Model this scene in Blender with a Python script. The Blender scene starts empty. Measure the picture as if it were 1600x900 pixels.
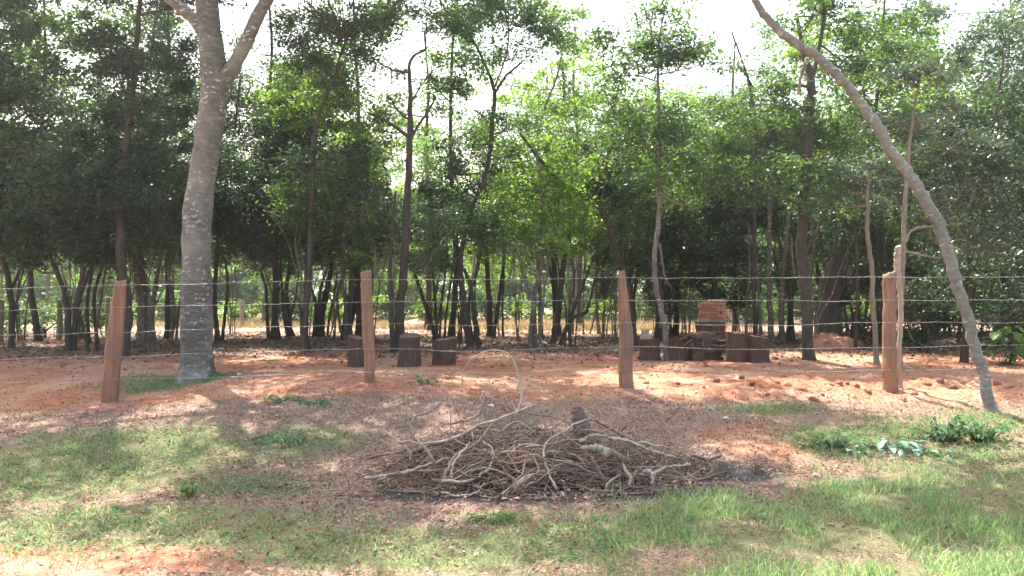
import bpy, math, random
import numpy as np
from mathutils import Vector

# ------------------------------------------------------------------ camera, sky, sun, exposure
scene = bpy.context.scene
COL = scene.collection
F_PX, CX, CY, CAM_H = 1330.0, 800.0, 450.0, 1.6      # photograph pixels (1600 x 900)
cam_d = bpy.data.cameras.new('camera')
cam_d.sensor_width = 36.0
cam_d.lens = 36.0 * F_PX / 1600.0
cam_d.clip_end = 2000.0
cam = bpy.data.objects.new('camera', cam_d)
COL.objects.link(cam)
cam.location = (0, 0, CAM_H)
cam.rotation_euler = (math.radians(90), 0, 0)
scene.camera = cam

SUN_EL, SUN_AZ = math.radians(60), math.radians(-24)   # azimuth from +Y towards +X
world = bpy.data.worlds.new('World')
scene.world = world
world.use_nodes = True
wn, wl = world.node_tree.nodes, world.node_tree.links
wn.clear()
w_out = wn.new('ShaderNodeOutputWorld')
w_bg = wn.new('ShaderNodeBackground')
w_sky = wn.new('ShaderNodeTexSky')
w_sky.sky_type = 'NISHITA'
w_sky.sun_disc = False
w_sky.sun_elevation = SUN_EL
w_sky.sun_rotation = SUN_AZ
w_sky.air_density = 1.6
w_sky.dust_density = 6.0
w_sky.ozone_density = 0.6
w_bg.inputs['Strength'].default_value = 0.15
wl.new(w_sky.outputs[0], w_bg.inputs['Color'])
wl.new(w_bg.outputs[0], w_out.inputs['Surface'])

sun_d = bpy.data.lights.new('sun', 'SUN')
sun_d.energy = 5.0
sun_d.angle = math.radians(0.6)
sun_d.color = (1.0, 0.95, 0.86)
sun = bpy.data.objects.new('sun', sun_d)
COL.objects.link(sun)
to_sun = Vector((math.cos(SUN_EL) * math.sin(SUN_AZ), math.cos(SUN_EL) * math.cos(SUN_AZ), math.sin(SUN_EL)))
sun.rotation_euler = to_sun.to_track_quat('Z', 'Y').to_euler()
sun.location = (0, 0, 30)

scene.view_settings.view_transform = 'Standard'
scene.view_settings.look = 'None'
scene.view_settings.gamma = 1.0
scene.view_settings.exposure = 1.78
scene.view_settings.use_curve_mapping = False
scene.cycles.use_denoising = True
scene.cycles.max_bounces = 8
scene.cycles.diffuse_bounces = 4
scene.cycles.transmission_bounces = 5
scene.cycles.glossy_bounces = 2
scene.cycles.caustics_reflective = False
scene.cycles.caustics_refractive = False

RNG = np.random.default_rng(7)
PI = math.pi

# ------------------------------------------------------------------ numeric helpers
def _hash(ix, iy, s):
    n = (ix * 374761393 + iy * 668265263 + s * 1442695041) & 0xFFFFFFFF
    n = ((n ^ (n >> 13)) * 1274126177) & 0xFFFFFFFF
    return ((n ^ (n >> 16)) & 0xFFFF) / 65535.0

def vnoise(x, y, s=0):
    x = np.asarray(x, float); y = np.asarray(y, float)
    ix = np.floor(x).astype(np.int64); iy = np.floor(y).astype(np.int64)
    fx = x - ix; fy = y - iy
    fx = fx * fx * (3 - 2 * fx); fy = fy * fy * (3 - 2 * fy)
    a = _hash(ix, iy, s); b = _hash(ix + 1, iy, s); c = _hash(ix, iy + 1, s); d = _hash(ix + 1, iy + 1, s)
    return (a * (1 - fx) + b * fx) * (1 - fy) + (c * (1 - fx) + d * fx) * fy

def fbm(x, y, s=0, octv=4):
    t = 0; a = 0.5
    for k in range(octv):
        t = t + a * vnoise(x * 2 ** k, y * 2 ** k, s + 17 * k); a *= 0.5
    return t

def sstep(a, b, v):
    t = np.clip((np.asarray(v, float) - a) / (b - a), 0, 1)
    return t * t * (3 - 2 * t)

GY = [-60, 4.2, 5.2, 6.5, 8.0, 9.5, 10.4, 12.0, 17.0, 31.0, 60.0, 900.0]
GZ = [0.0, 0.0, 0.0, 0.04, 0.14, 0.28, 0.385, 0.42, 0.40, 0.20, 0.2, 0.2]
def ground_z(x, y):
    x = np.asarray(x, float); y = np.asarray(y, float)
    z = np.interp(y, GY, GZ)
    bell = np.exp(-((y - 10.4) / 1.6) ** 2)
    z = z - 0.17 * sstep(-3.4, -4.8, x) * bell
    z = z + 0.09 * np.exp(-((x + 1.75) / 1.3) ** 2) * bell
    z = z - 0.07 * sstep(3.2, 4.6, x) * bell
    near = sstep(60, 20, np.abs(x)) * sstep(60, 25, np.abs(y))
    z = z + near * (fbm(x * 0.7, y * 0.7, 3) - 0.47) * 0.10
    z = z + near * (fbm(x * 4.0, y * 4.0, 5, 3) - 0.44) * 0.035
    # dug-over strip of clods along the right of the fence
    dug = sstep(1.2, 2.4, x) * sstep(9.6, 10.0, y) * sstep(12.2, 11.2, y)
    z = z + dug * np.clip(fbm(x * 6, y * 6, 9, 3) - 0.42, 0, 1) * 0.22
    return z

def gz(x, y):
    return float(ground_z(np.array([x]), np.array([y]))[0])

def at(px, py, D):
    return np.array([(px - CX) / F_PX * D, D, CAM_H + (CY - py) / F_PX * D])

def gp(px, py):
    """photograph pixel -> where its ray meets the ground"""
    D = np.arange(3.5, 60, 0.02)
    X = (px - CX) / F_PX * D
    Z = CAM_H + (CY - py) / F_PX * D
    hit = np.where(Z <= ground_z(X, D))[0]
    i = hit[0] if len(hit) else len(D) - 1
    return float(X[i]), float(D[i])

# ------------------------------------------------------------------ object helpers
def link(o, parent=None):
    COL.objects.link(o)
    if parent is not None:
        o.parent = parent
    return o

def tag(o, label=None, cat=None, group=None, kind=None):
    if label: o['label'] = label
    if cat: o['category'] = cat
    if group: o['group'] = group
    if kind: o['kind'] = kind
    return o

def thing(name, loc, label, cat, group=None):
    o = bpy.data.objects.new(name, None)
    o.empty_display_size = 0.2
    o.location = [float(v) for v in loc]
    link(o)
    return tag(o, label, cat, group)

class MB:
    def __init__(self):
        self.v = []; self.f = []; self.n = 0
    def add(self, V, faces):
        V = np.asarray(V, float).reshape(-1, 3)
        self.v.append(V)
        for f in faces:
            f = np.asarray(f, np.int64)
            if f.size: self.f.append(f + self.n)
        self.n += len(V)
    def mesh(self, name, origin=(0, 0, 0), smooth=False, mat=None):
        me = bpy.data.meshes.new(name)
        V = np.concatenate(self.v) - np.asarray(origin, float)
        me.vertices.add(len(V)); me.vertices.foreach_set('co', V.astype(np.float32).ravel())
        tot = [np.full(len(f), f.shape[1]) for f in self.f]
        idx = np.concatenate([f.ravel() for f in self.f]); tot = np.concatenate(tot)
        st = np.concatenate([[0], np.cumsum(tot)[:-1]])
        me.loops.add(len(idx)); me.loops.foreach_set('vertex_index', idx.astype(np.int32))
        me.polygons.add(len(tot))
        me.polygons.foreach_set('loop_start', st.astype(np.int32))
        try: me.polygons.foreach_set('loop_total', tot.astype(np.int32))
        except Exception: pass
        if smooth: me.polygons.foreach_set('use_smooth', np.ones(len(tot), bool))
        me.update(calc_edges=True)
        if mat: me.materials.append(mat)
        return me
    def build(self, name, mat, parent=None, smooth=False, origin=None):
        if origin is None:
            origin = np.array(parent.location) if parent is not None and parent.parent is None else (0, 0, 0)
        o = bpy.data.objects.new(name, self.mesh(name, origin, smooth, mat))
        link(o, parent)
        return o

def catmull(P, n):
    P = np.asarray(P, float)
    if len(P) == 2:
        t = np.linspace(0, 1, n)[:, None]
        return P[0] * (1 - t) + P[1] * t
    Q = np.vstack([2 * P[0] - P[1], P, 2 * P[-1] - P[-2]])
    s = np.linspace(0, len(P) - 1 - 1e-9, n)
    i = s.astype(int); t = (s - i)[:, None]
    p0, p1, p2, p3 = Q[i], Q[i + 1], Q[i + 2], Q[i + 3]
    return 0.5 * (2 * p1 + (p2 - p0) * t + (2 * p0 - 5 * p1 + 4 * p2 - p3) * t ** 2 + (3 * p1 - p0 - 3 * p2 + p3) * t ** 3)

def tube(mb, P, R, sides=6, cap=True, rough=0.0, rng=RNG, square=0.0):
    P = np.asarray(P, float); R = np.broadcast_to(np.asarray(R, float), (len(P),)).copy()
    T = np.gradient(P, axis=0); T /= np.linalg.norm(T, axis=1)[:, None] + 1e-9
    ref = np.array([0.31, 0.95, 0.05]) if abs(T[:, 1]).mean() < 0.8 else np.array([0.95, 0.1, 0.3])
    A = np.cross(T, ref); A /= np.linalg.norm(A, axis=1)[:, None] + 1e-9
    B = np.cross(T, A)
    a = np.linspace(0, 2 * PI, sides, endpoint=False)
    rr = R[:, None] * np.ones(sides)
    if square: rr = rr * (1 + square * np.cos(4 * a))[None, :]
    if rough: rr = rr * (1 + rough * (rng.random((len(P), sides)) - 0.5))
    V = P[:, None, :] + rr[..., None] * (np.cos(a)[None, :, None] * A[:, None, :] + np.sin(a)[None, :, None] * B[:, None, :])
    n = len(P)
    i = np.arange(n - 1)[:, None] * sides; j = np.arange(sides)[None, :]; k = (j + 1) % sides
    F = np.stack([i + j, i + k, i + k + sides, i + j + sides], -1).reshape(-1, 4)
    V = V.reshape(-1, 3)
    faces = [F]
    if cap:
        V = np.vstack([V, P[0], P[-1]])
        c0, c1 = n * sides, n * sides + 1
        jj = np.arange(sides); kk = (jj + 1) % sides
        faces.append(np.stack([np.full(sides, c0), kk, jj], -1))
        faces.append(np.stack([np.full(sides, c1), (n - 1) * sides + jj, (n - 1) * sides + kk], -1))
    mb.add(V, faces)

def unit(v):
    return v / (np.linalg.norm(v, axis=-1, keepdims=True) + 1e-9)

def leaf_quads(mb, C, L, ratio=0.45, droop=-0.3, flat=0.7, rng=RNG):
    n = len(C)
    if n == 0: return
    L = np.broadcast_to(L, (n,))[:, None]
    th = rng.random(n) * 2 * PI; el = rng.normal(droop, 0.45, n)
    d = np.stack([np.cos(th) * np.cos(el), np.sin(th) * np.cos(el), np.sin(el)], -1)
    up = unit(rng.normal(0, flat, (n, 3)) + np.array([0, 0, 1.0]))
    s = unit(np.cross(d, up)); nn = np.cross(s, d)
    W = L * ratio
    V = np.stack([C - d * L / 2, C + s * W / 2 + nn * W * 0.18, C + d * L / 2, C - s * W / 2 + nn * W * 0.18], 1)
    q = np.arange(n)[:, None] * 4 + np.arange(4)[None, :]
    mb.add(V.reshape(-1, 3), [q])

# ------------------------------------------------------------------ materials
def nodes_of(name):
    m = bpy.data.materials.new(name); m.use_nodes = True
    nt = m.node_tree
    return m, nt.nodes, nt.links, nt.nodes['Principled BSDF']

def ramp(n, stops):
    r = n.new('ShaderNodeValToRGB')
    els = r.color_ramp.elements
    while len(els) < len(stops): els.new(0.5)
    for e, (p, c) in zip(els, stops):
        e.position = p; e.color = (*c, 1)
    return r

def noise(n, l, scale, detail=5, vec=None, rough=0.6, dist=0.0):
    t = n.new('ShaderNodeTexNoise')
    t.inputs['Scale'].default_value = scale; t.inputs['Detail'].default_value = detail
    t.inputs['Roughness'].default_value = rough; t.inputs['Distortion'].default_value = dist
    if vec is not None: l.new(vec, t.inputs['Vector'])
    return t

def mixc(n, l, fac, a, b, mode='MIX'):
    m = n.new('ShaderNodeMix'); m.data_type = 'RGBA'; m.blend_type = mode
    for sock, v in ((m.inputs['Factor'], fac), (m.inputs['A'], a), (m.inputs['B'], b)):
        if sock.name == 'Factor' and sock.type != 'VALUE': continue
        if hasattr(v, 'is_linked') or hasattr(v, 'links'): l.new(v, sock)
        elif isinstance(v, (int, float)): sock.default_value = v
        else: sock.default_value = (*v, 1)
    return m

def mix_rgba(n, l, fac, a, b, mode='MIX'):
    m = n.new('ShaderNodeMix'); m.data_type = 'RGBA'; m.blend_type = mode
    def put(i, v):
        s = m.inputs[i]
        if isinstance(v, bpy.types.NodeSocket): l.new(v, s)
        elif isinstance(v, (int, float)): s.default_value = v
        else: s.default_value = (*v, 1)
    put(0, fac); put(6, a); put(7, b)
    return m.outputs[2]

def bump(n, l, bsdf, height, strength, dist):
    b = n.new('ShaderNodeBump'); b.inputs['Strength'].default_value = strength; b.inputs['Distance'].default_value = dist
    l.new(height, b.inputs['Height']); l.new(b.outputs[0], bsdf.inputs['Normal'])

def leaf_mat(name, stops, trans, tfac=0.4, rough=0.42, spec=0.5):
    m, n, l, p = nodes_of(name)
    geo = n.new('ShaderNodeNewGeometry'); oi = n.new('ShaderNodeObjectInfo')
    tc = n.new('ShaderNodeTexCoord')
    ns = noise(n, l, 0.7, 2, tc.outputs['Object'])
    a = n.new('ShaderNodeMath'); a.operation = 'MULTIPLY_ADD'; a.inputs[1].default_value = 0.7
    l.new(geo.outputs['Random Per Island'], a.inputs[0])
    b = n.new('ShaderNodeMath'); b.operation = 'MULTIPLY_ADD'; b.inputs[1].default_value = 0.6; b.inputs[2].default_value = -0.15
    l.new(ns.outputs['Fac'], b.inputs[0]); l.new(b.outputs[0], a.inputs[2])
    r = ramp(n, stops); l.new(a.outputs[0], r.inputs[0])
    hsv = n.new('ShaderNodeHueSaturation')
    v = n.new('ShaderNodeMath'); v.operation = 'MULTIPLY_ADD'; v.inputs[1].default_value = 0.5; v.inputs[2].default_value = 0.75
    l.new(oi.outputs['Random'], v.inputs[0]); l.new(v.outputs[0], hsv.inputs['Value']); l.new(r.outputs[0], hsv.inputs['Color'])
    l.new(hsv.outputs[0], p.inputs['Base Color'])
    p.inputs['Roughness'].default_value = rough; p.inputs['Specular IOR Level'].default_value = spec
    t = n.new('ShaderNodeBsdfTranslucent')
    l.new(mix_rgba(n, l, 1.0, hsv.outputs[0], trans, 'MULTIPLY'), t.inputs['Color'])
    ms = n.new('ShaderNodeMixShader'); ms.inputs[0].default_value = tfac
    out = n['Material Output']
    l.new(p.outputs[0], ms.inputs[1]); l.new(t.outputs[0], ms.inputs[2]); l.new(ms.outputs[0], out.inputs['Surface'])
    return m

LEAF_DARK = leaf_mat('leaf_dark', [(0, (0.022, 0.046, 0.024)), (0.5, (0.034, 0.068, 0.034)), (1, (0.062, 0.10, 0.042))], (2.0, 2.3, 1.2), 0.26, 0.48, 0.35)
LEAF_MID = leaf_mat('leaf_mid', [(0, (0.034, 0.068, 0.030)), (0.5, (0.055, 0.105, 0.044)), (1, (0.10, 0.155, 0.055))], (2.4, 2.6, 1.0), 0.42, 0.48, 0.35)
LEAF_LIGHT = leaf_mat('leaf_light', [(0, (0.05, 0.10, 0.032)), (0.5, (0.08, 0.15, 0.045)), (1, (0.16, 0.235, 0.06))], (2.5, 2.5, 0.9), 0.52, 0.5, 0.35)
LEAF_GREY = leaf_mat('leaf_grey', [(0, (0.05, 0.075, 0.045)), (0.5, (0.075, 0.11, 0.065)), (1, (0.14, 0.18, 0.10))], (1.6, 1.8, 1.2), 0.30, 0.30, 0.9)
LEAF_PALE = leaf_mat('leaf_pale_blue', [(0, (0.10, 0.20, 0.14)), (0.5, (0.16, 0.28, 0.20)), (1, (0.24, 0.36, 0.27))], (1.3, 1.6, 1.0), 0.25, 0.55, 0.4)
GRASS = leaf_mat('grass_blade', [(0, (0.06, 0.135, 0.045)), (0.4, (0.135, 0.22, 0.10)), (0.70, (0.25, 0.33, 0.17)), (0.88, (0.40, 0.40, 0.25)), (1, (0.48, 0.43, 0.28))], (1.5, 1.7, 1.0), 0.4, 0.5)
WEED = leaf_mat('weed_leaf', [(0, (0.05, 0.11, 0.05)), (0.5, (0.08, 0.165, 0.075)), (1, (0.16, 0.24, 0.11))], (1.6, 2.0, 1.0), 0.35, 0.65, 0.25)
STRAW = leaf_mat('dry_grass', [(0, (0.16, 0.11, 0.06)), (0.5, (0.30, 0.22, 0.13)), (1, (0.46, 0.37, 0.24))], (0.9, 0.9, 0.8), 0.25, 0.7, 0.2)
LITTER = leaf_mat('dead_leaf', [(0, (0.10, 0.055, 0.04)), (0.35, (0.22, 0.13, 0.095)), (0.7, (0.38, 0.26, 0.20)), (1, (0.56, 0.46, 0.38))], (0.8, 0.7, 0.6), 0.2, 0.8, 0.2)

def bark_mat(name, c0, c1, c2, scale=9.0, stretch=0.3, lichen=0.0, bstr=0.8, weather=None):
    m, n, l, p = nodes_of(name)
    tc = n.new('ShaderNodeTexCoord'); mp = n.new('ShaderNodeMapping')
    mp.inputs['Scale'].default_value = (1, 1, stretch); l.new(tc.outputs['Object'], mp.inputs['Vector'])
    a = noise(n, l, scale, 8, mp.outputs[0], 0.68, 0.4); b = noise(n, l, scale * 5, 4, mp.outputs[0])
    r = ramp(n, [(0.34, c0), (0.5, c1), (0.66, c2)]); l.new(a.outputs['Fac'], r.inputs[0])
    col = mix_rgba(n, l, 0.5, r.outputs[0], mix_rgba(n, l, b.outputs['Fac'], c0, c2))
    if lichen:
        v = n.new('ShaderNodeTexVoronoi'); v.inputs['Scale'].default_value = 9.0
        mp2 = n.new('ShaderNodeMapping'); mp2.inputs['Scale'].default_value = (0.8, 0.8, 1.9); l.new(tc.outputs['Object'], mp2.inputs['Vector'])
        dn = noise(n, l, 6, 4, tc.outputs['Object'])
        l.new(mix_rgba(n, l, 0.35, mp2.outputs[0], dn.outputs['Color'], 'ADD'), v.inputs['Vector'])
        lr = ramp(n, [(0.24, (1, 1, 1)), (0.33, (0, 0, 0))]); l.new(v.outputs['Distance'], lr.inputs[0])
        g = noise(n, l, 2.2, 3, tc.outputs['Object']); gr = ramp(n, [(0.44, (0, 0, 0)), (0.56, (1, 1, 1))]); l.new(g.outputs['Fac'], gr.inputs[0])
        col = mix_rgba(n, l, mix_rgba(n, l, 1.0, lr.outputs[0], gr.outputs[0], 'MULTIPLY'), col, (0.44, 0.43, 0.39))
        bn = noise(n, l, 1.3, 4, tc.outputs['Object']); br = ramp(n, [(0.45, (0, 0, 0)), (0.7, (lichen,) * 3)]); l.new(bn.outputs['Fac'], br.inputs[0])
        col = mix_rgba(n, l, br.outputs[0], col, (0.36, 0.34, 0.30))
    if weather:
        wn_ = noise(n, l, 2.6, 5, tc.outputs['Object']); wr = ramp(n, [(0.46, (0, 0, 0)), (0.62, (0.75, 0.75, 0.75))]); l.new(wn_.outputs['Fac'], wr.inputs[0])
        col = mix_rgba(n, l, wr.outputs[0], col, weather)
    l.new(col, p.inputs['Base Color']); p.inputs['Roughness'].default_value = 0.85; p.inputs['Specular IOR Level'].default_value = 0.25
    bump(n, l, p, a.outputs['Fac'], bstr, 0.03)
    return m

BARK_BIG = bark_mat('bark_lichen', (0.040, 0.036, 0.030), (0.112, 0.105, 0.092), (0.26, 0.25, 0.225), 9, 2.6, 0.8, 1.0)
BARK_DARK = bark_mat('bark_dark', (0.028, 0.022, 0.018), (0.065, 0.052, 0.042), (0.12, 0.10, 0.085))
BARK_GREY = bark_mat('bark_grey', (0.07, 0.058, 0.048), (0.14, 0.12, 0.10), (0.25, 0.22, 0.19), 10, 0.5, 0.25)
BARK_PALE = bark_mat('bark_pale', (0.13, 0.10, 0.075), (0.25, 0.20, 0.155), (0.38, 0.32, 0.26), 9, 0.5)
BARK_LEAN = bark_mat('bark_leaning', (0.075, 0.066, 0.058), (0.18, 0.165, 0.148), (0.36, 0.335, 0.305), 12, 1.6, 0.5)
STUMP = bark_mat('stump_bark', (0.035, 0.022, 0.018), (0.095, 0.055, 0.042), (0.19, 0.11, 0.085), 8, 0.3, 0, 1.0)
STUMP_CUT = bark_mat('stump_cut', (0.09, 0.06, 0.045), (0.15, 0.105, 0.08), (0.22, 0.16, 0.12), 14, 1.0)
POST = bark_mat('post_wood', (0.15, 0.065, 0.036), (0.34, 0.17, 0.10), (0.48, 0.30, 0.20), 18, 0.07, 0, 1.0, (0.22, 0.15, 0.115))
BRANCH = [bark_mat('dead_branch', (0.14, 0.085, 0.062), (0.275, 0.185, 0.138), (0.41, 0.31, 0.24), 12, 0.5),
          bark_mat('dead_branch_dark', (0.065, 0.038, 0.028), (0.15, 0.092, 0.07), (0.25, 0.165, 0.13), 12, 0.5),
          bark_mat('dead_branch_pale', (0.26, 0.20, 0.15), (0.40, 0.33, 0.26), (0.54, 0.46, 0.38), 12, 0.5)]
BLEACHED = bark_mat('bleached_wood', (0.15, 0.11, 0.085), (0.33, 0.27, 0.22), (0.50, 0.43, 0.36), 16, 0.5, 0, 1.0)
ROTTEN = bark_mat('rotten_wood', (0.08, 0.05, 0.04), (0.20, 0.13, 0.105), (0.34, 0.25, 0.21), 14, 0.25)

def brick_mat():
    m, n, l, p = nodes_of('brick_clay')
    oi = n.new('ShaderNodeObjectInfo'); tc = n.new('ShaderNodeTexCoord')
    r = ramp(n, [(0, (0.21, 0.08, 0.05)), (0.5, (0.30, 0.135, 0.085)), (1, (0.39, 0.21, 0.14))]); l.new(oi.outputs['Random'], r.inputs[0])
    a = noise(n, l, 30, 5, tc.outputs['Object'])
    l.new(mix_rgba(n, l, 0.35, r.outputs[0], mix_rgba(n, l, a.outputs['Fac'], (0.22, 0.08, 0.05), (0.55, 0.32, 0.22))), p.inputs['Base Color'])
    p.inputs['Roughness'].default_value = 0.9; bump(n, l, p, a.outputs['Fac'], 0.5, 0.006)
    return m
BRICK = brick_mat()

def simple_mat(name, c0, c1, scale=8, rough=0.85, metal=0.0, bs=0.4, bd=0.01):
    m, n, l, p = nodes_of(name)
    tc = n.new('ShaderNodeTexCoord'); a = noise(n, l, scale, 6, tc.outputs['Object'])
    r = ramp(n, [(0.3, c0), (0.7, c1)]); l.new(a.outputs['Fac'], r.inputs[0]); l.new(r.outputs[0], p.inputs['Base Color'])
    p.inputs['Roughness'].default_value = rough; p.inputs['Metallic'].default_value = metal
    bump(n, l, p, a.outputs['Fac'], bs, bd)
    return m
WIRE = simple_mat('galvanised_wire', (0.15, 0.13, 0.12), (0.52, 0.51, 0.49), 2.2, 0.5, 0.3)
SOIL_CLOD = simple_mat('red_soil', (0.27, 0.10, 0.06), (0.48, 0.25, 0.165), 12, 0.95, 0, 0.8, 0.03)
SLAB = simple_mat('mortar_slab', (0.20, 0.16, 0.14), (0.36, 0.30, 0.27), 10)
BLOCK = simple_mat('pale_block', (0.36, 0.25, 0.17), (0.52, 0.40, 0.30), 12)
STONE = simple_mat('pale_stone', (0.45, 0.40, 0.36), (0.62, 0.57, 0.52), 14)

def ground_mat():
    m, n, l, p = nodes_of('ground_soil')
    tc = n.new('ShaderNodeTexCoord'); O = tc.outputs['Object']
    def attr(nm):
        a = n.new('ShaderNodeAttribute'); a.attribute_name = nm; return a.outputs['Fac']
    n1 = noise(n, l, 1.1, 8, O, 0.65); n2 = noise(n, l, 9, 8, O, 0.7); n3 = noise(n, l, 45, 6, O, 0.75)
    soil = ramp(n, [(0.34, (0.24, 0.095, 0.058)), (0.5, (0.37, 0.15, 0.085)), (0.66, (0.47, 0.25, 0.165))]); l.new(n2.outputs['Fac'], soil.inputs[0])
    pale = ramp(n, [(0.44, (0, 0, 0)), (0.6, (0.8, 0.8, 0.8))]); l.new(n1.outputs['Fac'], pale.inputs[0])
    c = mix_rgba(n, l, pale.outputs[0], soil.outputs[0], (0.50, 0.30, 0.205))
    duff = ramp(n, [(0.36, (0.095, 0.055, 0.042)), (0.5, (0.23, 0.15, 0.11)), (0.64, (0.43, 0.32, 0.245))]); l.new(n3.outputs['Fac'], duff.inputs[0])
    def gate(a, nz, w=0.35):
        mm = n.new('ShaderNodeMath'); mm.operation = 'MULTIPLY_ADD'; mm.inputs[1].default_value = 1.0
        s = n.new('ShaderNodeMath'); s.operation = 'SUBTRACT'; l.new(nz.outputs['Fac'], s.inputs[0]); s.inputs[1].default_value = 0.5
        k = n.new('ShaderNodeMath'); k.operation = 'MULTIPLY'; l.new(s.outputs[0], k.inputs[0]); k.inputs[1].default_value = 1.8
        l.new(a, mm.inputs[0]); l.new(k.outputs[0], mm.inputs[2])
        r = ramp(n, [(0.5 - w / 2, (0, 0, 0)), (0.5 + w / 2, (1, 1, 1))]); l.new(mm.outputs[0], r.inputs[0]); return r.outputs[0]
    c = mix_rgba(n, l, gate(attr('duff'), n2), c, duff.outputs[0])
    green = ramp(n, [(0.3, (0.10, 0.085, 0.05)), (0.55, (0.17, 0.17, 0.085)), (0.75, (0.33, 0.27, 0.17))]); l.new(n3.outputs['Fac'], green.inputs[0])
    c = mix_rgba(n, l, gate(attr('green'), n2), c, green.outputs[0])
    pg = ramp(n, [(0.3, (0.30, 0.24, 0.13)), (0.7, (0.46, 0.38, 0.24))]); l.new(n2.outputs['Fac'], pg.inputs[0])
    c = mix_rgba(n, l, gate(attr('field'), n1), c, pg.outputs[0])
    ash = ramp(n, [(0.35, (0.022, 0.019, 0.018)), (0.6, (0.07, 0.06, 0.058)), (0.8, (0.22, 0.20, 0.20))]); l.new(n3.outputs['Fac'], ash.inputs[0])
    c = mix_rgba(n, l, gate(attr('ash'), n2), c, ash.outputs[0])
    l.new(c, p.inputs['Base Color']); p.inputs['Roughness'].default_value = 0.95; p.inputs['Specular IOR Level'].default_value = 0.15
    b1 = n.new('ShaderNodeBump'); b1.inputs['Strength'].default_value = 0.7; b1.inputs['Distance'].default_value = 0.05; l.new(n2.outputs['Fac'], b1.inputs['Height'])
    b2 = n.new('ShaderNodeBump'); b2.inputs['Strength'].default_value = 0.8; b2.inputs['Distance'].default_value = 0.015
    l.new(n3.outputs['Fac'], b2.inputs['Height']); l.new(b1.outputs[0], b2.inputs['Normal']); l.new(b2.outputs[0], p.inputs['Normal'])
    return m

# ------------------------------------------------------------------ ground cover zones (world coordinates)
def patch(px, py, rx, ry):
    x, y = gp(px, py)
    y0 = gp(px, py + ry)[1]; y1 = gp(px, py - ry)[1]
    return (x, y, rx / F_PX * y, max(0.15, (y1 - y0) / 2))

def zone(x, y, ps, soft=0.5):
    m = np.zeros_like(x)
    for (cx, cy, rx, ry) in ps:
        d = np.sqrt(((x - cx) / rx) ** 2 + ((y - cy) / ry) ** 2)
        m = np.maximum(m, np.clip((1 + soft - d) / (2 * soft) if soft else d < 1, 0, 1))
    return m

TALL = [patch(1250, 815, 330, 45), patch(1500, 790, 260, 60), (3.9, 4.3, 3.4, 0.9), (0.9, 4.2, 1.6, 0.5)]
LOWG = [patch(200, 715, 260, 45), patch(470, 690, 90, 26), patch(420, 760, 140, 22), patch(90, 745, 200, 40), patch(260, 820, 330, 35),
        patch(640, 860, 260, 36), patch(770, 810, 70, 12), patch(1300, 690, 80, 28), patch(1460, 690, 130, 40), patch(260, 600, 110, 14),
        patch(900, 850, 120, 30), patch(1560, 660, 70, 20), patch(1210, 640, 90, 8), (-6.5, 6.2, 2.2, 1.8), (6.8, 7.0, 2.0, 2.2)]
ASH = [(0.15, 6.42, 1.35, 0.24), (1.6, 7.05, 0.6, 0.34), (0.5, 6.9, 1.2, 0.5)]
PILE = [(0.1, 6.9, 1.75, 0.9)]

def z_green(x, y):
    g = np.maximum(zone(x, y, TALL, 0.35), zone(x, y, LOWG, 0.45))
    roadside = sstep(4.6, 3.6, y) * sstep(-1.2, 0.2, x)
    return np.maximum(g, 0.9 * roadside) * (1 - zone(x, y, PILE, 0.15))

def z_field(x, y):
    return np.maximum(sstep(25.5, 27.5, y + 0.25 * x) * sstep(9, 3, x), sstep(60, 80, np.hypot(x, y)))

def build_ground():
    def axis(lo, hi, step, far, grow=1.22):
        a = list(np.arange(lo, hi + 1e-6, step)); s = step
        v = hi; up = []
        while v < far: s *= grow; v += s; up.append(v)
        s = step; v = lo; dn = []
        while v > -far: s *= grow; v -= s; dn.append(v)
        return np.array(dn[::-1] + a + up)
    xs = axis(-8, 8, 0.075, 600); ys = axis(3.6, 14, 0.075, 700)
    X, Y = np.meshgrid(xs, ys)
    x, y = X.ravel(), Y.ravel()
    V = np.stack([x, y, ground_z(x, y)], -1)
    nx, ny = len(xs), len(ys)
    i = np.arange(ny - 1)[:, None] * nx; j = np.arange(nx - 1)[None, :]
    F = np.stack([i + j, i + j + 1, i + j + 1 + nx, i + j + nx], -1).reshape(-1, 4)
    mb = MB(); mb.add(V, [F])
    o = mb.build('ground', ground_mat(), smooth=True)
    tag(o, kind='structure')
    me = o.data
    duff = np.maximum(sstep(10.3, 9.3, y) * sstep(3.2, 4.6, y), sstep(14.5, 17, y) * 0.85)
    duff = np.maximum(duff * (1 - 0.75 * zone(x, y, [patch(1190, 690, 110, 30), patch(60, 880, 330, 26)], 0.4)), 0.9 * zone(x, y, PILE, 0.4))
    duff = np.maximum(duff, 0.3)
    for nm, arr in (('duff', duff), ('green', 0.85 * z_green(x, y)), ('field', z_field(x, y)), ('ash', 1.15 * zone(x, y, ASH, 0.45))):
        a = me.attributes.new(nm, 'FLOAT', 'POINT'); a.data.foreach_set('value', arr.astype(np.float32))
    return o
build_ground()

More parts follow.
